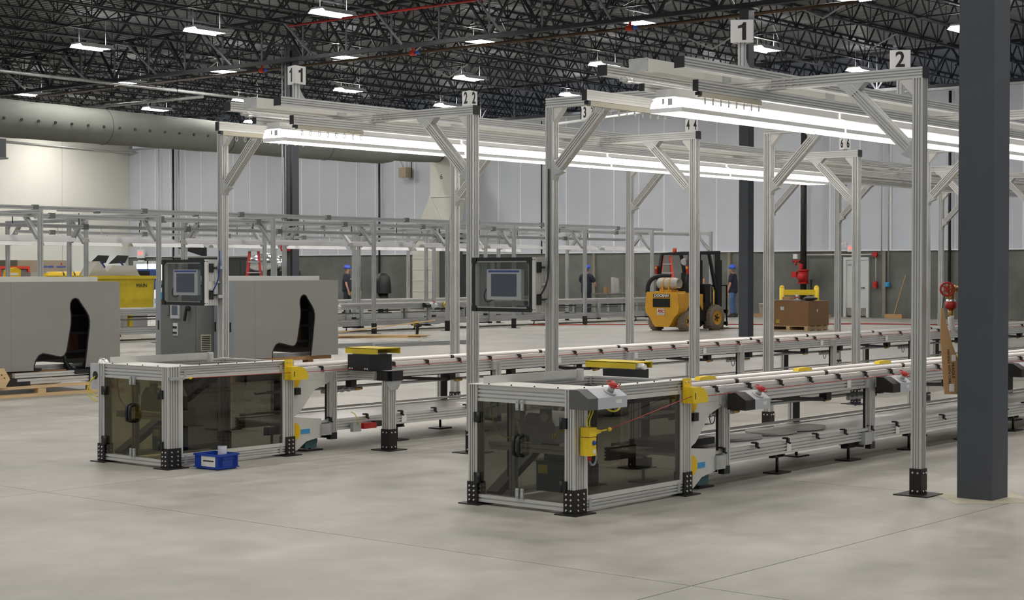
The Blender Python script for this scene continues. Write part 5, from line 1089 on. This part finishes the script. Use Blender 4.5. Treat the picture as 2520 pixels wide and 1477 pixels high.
# yellow hopper and clutter at left
t = thing('yellow_hopper', 'big battered yellow steel hopper behind the left seat enclosure', 'hopper', (25.0, 34.75, .62), 0)
MB().add([(0, 0, .82), (2.15, 0, .82), (2.15, 1.6, .82), (0, 1.6, .82), (.03, .03, 0), (2.12, .03, 0), (2.12, 1.57, 0), (.03, 1.57, 0)], [(4, 7, 6, 5), (0, 1, 5, 4), (1, 2, 6, 5), (2, 3, 7, 6), (3, 0, 4, 7)]).build('bin', YELD, t)
MB().box(-.04, 2.19, -.04, .04, .78, .86).box(-.04, 2.19, 1.56, 1.64, .78, .86).box(-.04, .04, .04, 1.56, .78, .86).box(2.11, 2.19, .04, 1.56, .78, .86).build('rim', YELD, t)
text('MAIN', .14, INK, t, (1.75, -.002, .60), '-Y', 'stencil_lettering', .001)
MB().box(.2, 1.7, .2, 1.4, -.62, -.5).bar((.3, .3, -.5), (.3, .3, 0), .1).bar((1.6, .3, -.5), (1.6, .3, 0), .1).bar((.3, 1.3, -.5), (.3, 1.3, 0), .1).bar((1.6, 1.3, -.5), (1.6, 1.3, 0), .1).build('base_frame', YELD, t)
t = thing('yellow_drum', 'yellow padded roll with dark straps behind the table edge', 'roll', (26.9, 38.4, 1.40)); MB().lathe([(0, -.7), (.12, -.68), (.19, -.5), (.19, .5), (.12, .68), (0, .7)], (.2, 0, 0), (1, -.3, 0), 18).build('drum', YEL, t); MB().lathe([(.195, .1), (.195, .14)], (.2, 0, 0), (1, -.3, 0), 18).lathe([(.195, -.2), (.195, -.16)], (.2, 0, 0), (1, -.3, 0), 18).build('strap', BLK, t); MB().box(-.5, .9, -.15, .15, -1.40, -.15).build('trestle', ALUD, t)
def bench_box(name, x, y, z, sx, sy, sz, m, label, cat, extra=None):
    t = thing(name, label, cat, (x, y, z)); MB().box(0, sx, 0, sy, 0, sz).box(.02, sx - .02, -.012, 0, .02, sz - .02).build('case', m, t)
    MB().box(.05, sx - .05, .05, sy - .05, -z, 0).build('stand', ALUD, t)
    if extra: extra(t, sx, sy, sz)
    return t
bench_box('red_framed_machine', 29.0, 44.6, 1.25, .95, .5, .42, mat('grey_grille', (.16, .16, .15), .7), 'grey machine with an orange red frame at the far left', 'machine', lambda t, a, b, c: MB().box(-.06, 0, -.06, .02, -.1, c + .08).box(a, a + .07, -.06, .02, -.1, c + .08).box(0, a, -.06, .02, c, c + .08).build('red_frame', REDO, t))
bench_box('cardboard_carton', 31.4, 47.3, 1.1, 2.1, 1.2, .86, CARDP, 'large tan carton with blue print behind the left posts', 'carton', lambda t, a, b, c: (marks(t, (.95, -.0125, .64), (1, 0, 0), .42, .08, 9, INKB, 'blue_print'), marks(t, (1.5, -.0125, .64), (1, 0, 0), .36, .08, 8, INKB, 'blue_print'), MB().box(1.66, 1.72, -.016, -.012, .70, .76).build('red_print', INKR, t), MB().box(1.1, 1.38, -.02, -.014, .16, .48).build('white_sheet', PAPER, t)))
bench_box('grey_carton', 29.6, 43.9, 1.2, 1.3, .6, .36, mat('greige_board', (.36, .34, .30), .7), 'low greyish carton right of the red framed machine', 'carton')
t = thing('yellow_hand_tool', 'small yellow tool case behind the second left post', 'tool case', (25.3, 38.6, 1.43)); MB().prism([(0, 0), (.42, 0), (.44, .2), (.3, .27), (.05, .2)], (0, 0, 0), (1, 0, 0), (0, 0, 1), (0, .2, 0)).build('case', YEL, t); MB().box(.1, .35, -.01, 0, .06, .12).build('label', PAPER, t); MB().box(.05, .4, .02, .18, -1.43, 0).build('trestle', ALUD, t)
for i, (x, y) in enumerate(((36.45, 49.9), (37.0, 49.5))):
    t = thing('tilted_monitor_stand', ['left', 'right'][i] + ' black tilted panel on a blue arm near the cream wall', 'monitor stand', (x, y, 0), R(-40))
    MB().prism([(0, 0), (.95, 0), (.75, .55), (.05, .62)], (-.3, 0, 1.86), (.62, 0, .03), (.45, .2, .5), (0, .04, 0)).build('black_panel', INK, t)
    MB().bar((.12, .05, 1.95), (.40, .05, 1.5), .07).bar((.40, .05, 1.5), (.40, .05, 0), .08).build('blue_arm', mat('blue_steel', (.02, .06, .22), .5), t); MB().box(.1, .7, -.3, .3, 0, .06).build('foot', MATS['blue_steel'], t)
bench_box('blue_cabinet', 38.2, 50.3, 0.9, 1.2, .7, .78, mat('blue_cabinet', (.025, .06, .20), .5), 'dark blue cabinet beneath the tilted panels', 'cabinet')
bench_box('black_bin', 27.55, 36.6, .9, .9, .7, .70, BLK, 'black plastic bin beside the yellow hopper', 'bin', lambda t, a, b, c: MB().box(.4, .55, -.02, -.012, .48, .6).build('white_label', PAPER, t))
t = thing('pale_sheet_parts', 'pale folded sheet parts piled on the yellow hopper', 'sheet parts', (25.3, 35.0, 1.485), R(-20))
MB().prism([(0, 0), (.55, .0), (.5, .04), (.28, .36), (.22, .36)], (0, 0, 0), (1, 0, 0), (0, 0, 1), (0, .9, 0)).build('folded_sheet', mat('pale_folded_sheet', (.55, .54, .48), .6), t); MB().prism([(0, 0), (.9, 0), (.8, .26), (.2, .26)], (.5, .3, 0), (1, 0, 0), (0, 0, 1), (0, .5, 0)).build('folded_sheet', MATS['pale_folded_sheet'], t)
# dark cabinets, foil ducting and hood by the far wall
t = thing('dark_cabinet', 'tall dark panelled cabinet behind the red ladder', 'cabinet', (46.5, 52.6, 0)); MB().box(0, .8, 0, 5.5, 0, 2.25).build('case', BLIND, t)
for i in range(5): MB().box(-.03, 0, .05 + 1.09 * i, 1.05 + 1.09 * i, .3, 2.15).build('panel', mat('black_panel', (.045, .05, .05), .5), t)
MB().box(-.05, 0, 0, 5.5, 1.1, 1.16).box(-.05, 0, .0, 5.5, 2.18, 2.25).build('rail', GALV, t)
one('tilted_black_lid', MB().prism([(0, 0), (1.6, -.35), (1.6, .0), (.3, .5)], (0, 0, 0), (0, -1, 0), (0, 0, 1), (.3, 0, 0)), INK, 'tilted black lid above the left screen box', 'lid', (46.6, 58.0, 2.255 + .35))
t = thing('foil_ducting', 'shiny crinkled foil duct heap behind the red ladder', 'ducting', (44.2, 49.6, 0)); MB().sphere((0, 0, 1.9), .75, 18, (.7, 1.3, .55)).build('foil_heap', FOIL, t); MB().sphere((0, -1.35, 1.35), .45, 14, (.7, 1.1, .8)).build('foil_heap', FOIL, t); MB().box(-.3, .3, -1.7, .9, 0, 1.6).build('dark_base', BLK, t)
t = thing('black_hood', 'small black dome hood behind the back conveyor', 'hood', (45.5, 44.4, 0)); MB().lathe([(.32, .75), (.31, 1.1), (.26, 1.4), (.14, 1.52), (0, 1.55)], (0, 0, 0), n=20).build('dome', BLK, t); MB().cyl((0, 0, 0), (0, 0, .76), .2, 12).build('pedestal', BLKM, t)
t = thing('hi_vis_bundle', 'yellow green vest bundle hung beside the walking person', 'vest', (43.4, 43.75, 0)); MB().prism([(-.18, .45), (.0, .42), (.18, .45), (.22, .85), (.12, 1.0), (.05, .92), (-.05, .92), (-.12, 1.0), (-.22, .85)], (-.02, 0, 0), (0, 1, 0), (0, 0, 1), (.09, 0, 0)).build('vest', mat('hi_vis', (.55, .6, .03), .7), t); MB().bar((.12, -.12, 0), (.12, -.12, 1.35), .05).build('stand_pole', BLKM, t); MB().box(-.1, .3, -.35, .1, 0, .02).build('stand_base', BLKM, t)
t = thing('work_bench', 'cluttered bench of boxes and plates behind the back conveyor', 'bench', (45.15, 33.95, 0)); MB().box(0, 1.9, -.45, .25, .78, .84).build('top', mat('bench_top', (.2, .2, .19), .6), t)
for x in (.1, 1.75): MB().box(x, x + .06, -.4, -.34, 0, .78).box(x, x + .06, .14, .2, 0, .78).build('leg', ALUD, t)
for i, (x, y, a, b, c, m, lab) in enumerate(((45.62, 33.6, .12, .1, .55, SHEET, 'left leaning aluminium plate on the cluttered bench'), (45.85, 33.6, .10, .1, .52, SHEET, 'right leaning aluminium plate on the cluttered bench'), (45.35, 33.7, .15, .12, .22, CARDT, 'small tan box on the cluttered bench'), (46.05, 33.75, .2, .15, .15, GALV, 'metal box on the cluttered bench beside the plates'), (46.6, 33.6, .08, .08, .3, mat('green_bottle', (.05, .45, .08), .4), 'green bottle on the cluttered bench'))):
    one('bench_item', MB().prism([(0, 0), (a, 0), (a * .9, c), (-.02, c)], (0, 0, 0), (1, 0, 0), (0, 0, 1), (0, b, 0)).box(.01, a - .02, .01, b - .01, 0, c * .9), m, lab, 'bench item', (x, y, .842))
t = thing('black_trolley', 'dark wire trolley with a brown roll right of the forklift', 'trolley', (45.95, 30.25, 0)); MB().box(0, .5, 0, .4, .1, 1.0).build('body', BLIND, t); MB().cyl((.25, .2, 1.0), (.25, .2, 1.35), .12, 14).build('brown_roll', CARDT, t)
m = MB()
for x in (0, .5):
    for y in (0, .4): m.cyl((x, y, 0), (x, y, 1.4), .02, 6)
m.build('frame', BLKM, t); MB().box(.55, .8, .1, .4, 0, .9).build('grey_box', ALUD, t); MB().sphere((.72, .0, 1.0), .08, 8).sphere((.5, -.02, 1.06), .05, 8).cyl((.72, .0, .3), (.72, .0, .95), .02, 6).build('yellow_lamp', YEL, t)
one('timber_offcuts', MB().box(0, 1.8, 0, .15, 0, .12).box(.2, 2.0, .2, .3, 0, .10), WOODD, 'brown timber offcuts lying along the far wall', 'timber', (49.9, 30.0, 0), rot=(0, 0, R(-70)))
t = thing('white_bucket', 'white bucket on the floor right of the dark column', 'bucket', (50.6, 30.75, 0)); MB().lathe([(0, 0), (.12, 0), (.15, .34), (.155, .34), (.155, .36), (.0, .36)], (0, 0, .1), n=18).build('pail', WHT, t); MB().box(-.25, .25, -.25, .25, 0, .1).build('plank', WOODD, t)
# hose valve and cardboard wrap behind the near column
t = thing('hose_valve', 'brass hose valve with red handwheel behind the near column', 'valve', (11.18, 5.235, 1.30))
c = V((-.06, .0, .17)); d = V((-.86, -.5, 0)); MB().tube([c + V((.5, -.86, 0)) * .047 * math.cos(a) + V((0, 0, 1)) * .047 * math.sin(a) for a in [i * math.pi / 10 for i in range(21)]], .0075, 8).build('handwheel', RED, t)
m = MB()
for i in range(5): a = 2 * math.pi * i / 5; m.bar(c, c + V((.5, -.86, 0)) * .045 * math.cos(a) + V((0, 0, 1)) * .045 * math.sin(a), .010)
m.cyl(c + d * .01, c - d * .02, .012, 10).build('wheel_spoke', RED, t)
MB().cyl((-.05, 0, .17), (.06, 0, .17), .028, 14).cyl((0, 0, .20), (0, 0, .08), .030, 14).build('valve_body', BRASS, t); MB().lathe([(.022, .10), (.034, .095), (.034, .08)], (0, 0, 0), n=16).build('chrome_collar', ZINC, t); MB().cyl((0, 0, .03), (0, 0, .08), .042, 14).build('red_coupling', RED, t); MB().cyl((0, 0, -.03), (0, 0, .03), .022, 12).build('brass_nipple', BRASS, t)
MB().tube(bez((0, 0, -.02), (0, .0, -.10), (.0, -.01, -.12), (.06, -.03, -.14), 10), .022, 12).build('white_hose', WHT, t); MB().cyl((.06, .0, .17), (.09, -.10, .17), .025, 10).build('wall_elbow', BRASS, t)
t = thing('cardboard_wrap', 'tall cardboard wrap printed fragile handle with care behind the near column', 'cardboard', (11.02, 5.20, 0), R(-48))
pl = [(-.028, 1.335), (-.012, 1.335), (.005, 1.24), (.05, 1.08), (.09, .98), (.12, .94), (.12, .725), (.0, .725), (-.012, .85), (-.022, 1.02), (-.034, 1.14), (-.032, 1.2)]
MB().prism(pl, (0, .0, 0), (1, 0, 0), (0, 0, 1), (0, .02, 0)).build('wrap', CARDT, t)
text('HANDLE WITH CARE', .026, INK, t, (.026, -.002, .92), '-Y', 'printed_words', .0004, 0, 0, 1.0, R(-87)); text('FRAGILE', .03, INK, t, (.055, -.002, .895), '-Y', 'printed_words', .0004, 0, 0, 1.0, R(-87))
MB().box(.045, .075, -.003, 0, .96, 1.005).box(.03, .065, -.003, 0, .745, .80).build('white_tape', PAPER, t); MB().bar((-.02, .01, 1.33), (-.005, .02, 1.42), .006).build('hang_tie', BLK, t)
# power cable down the second post
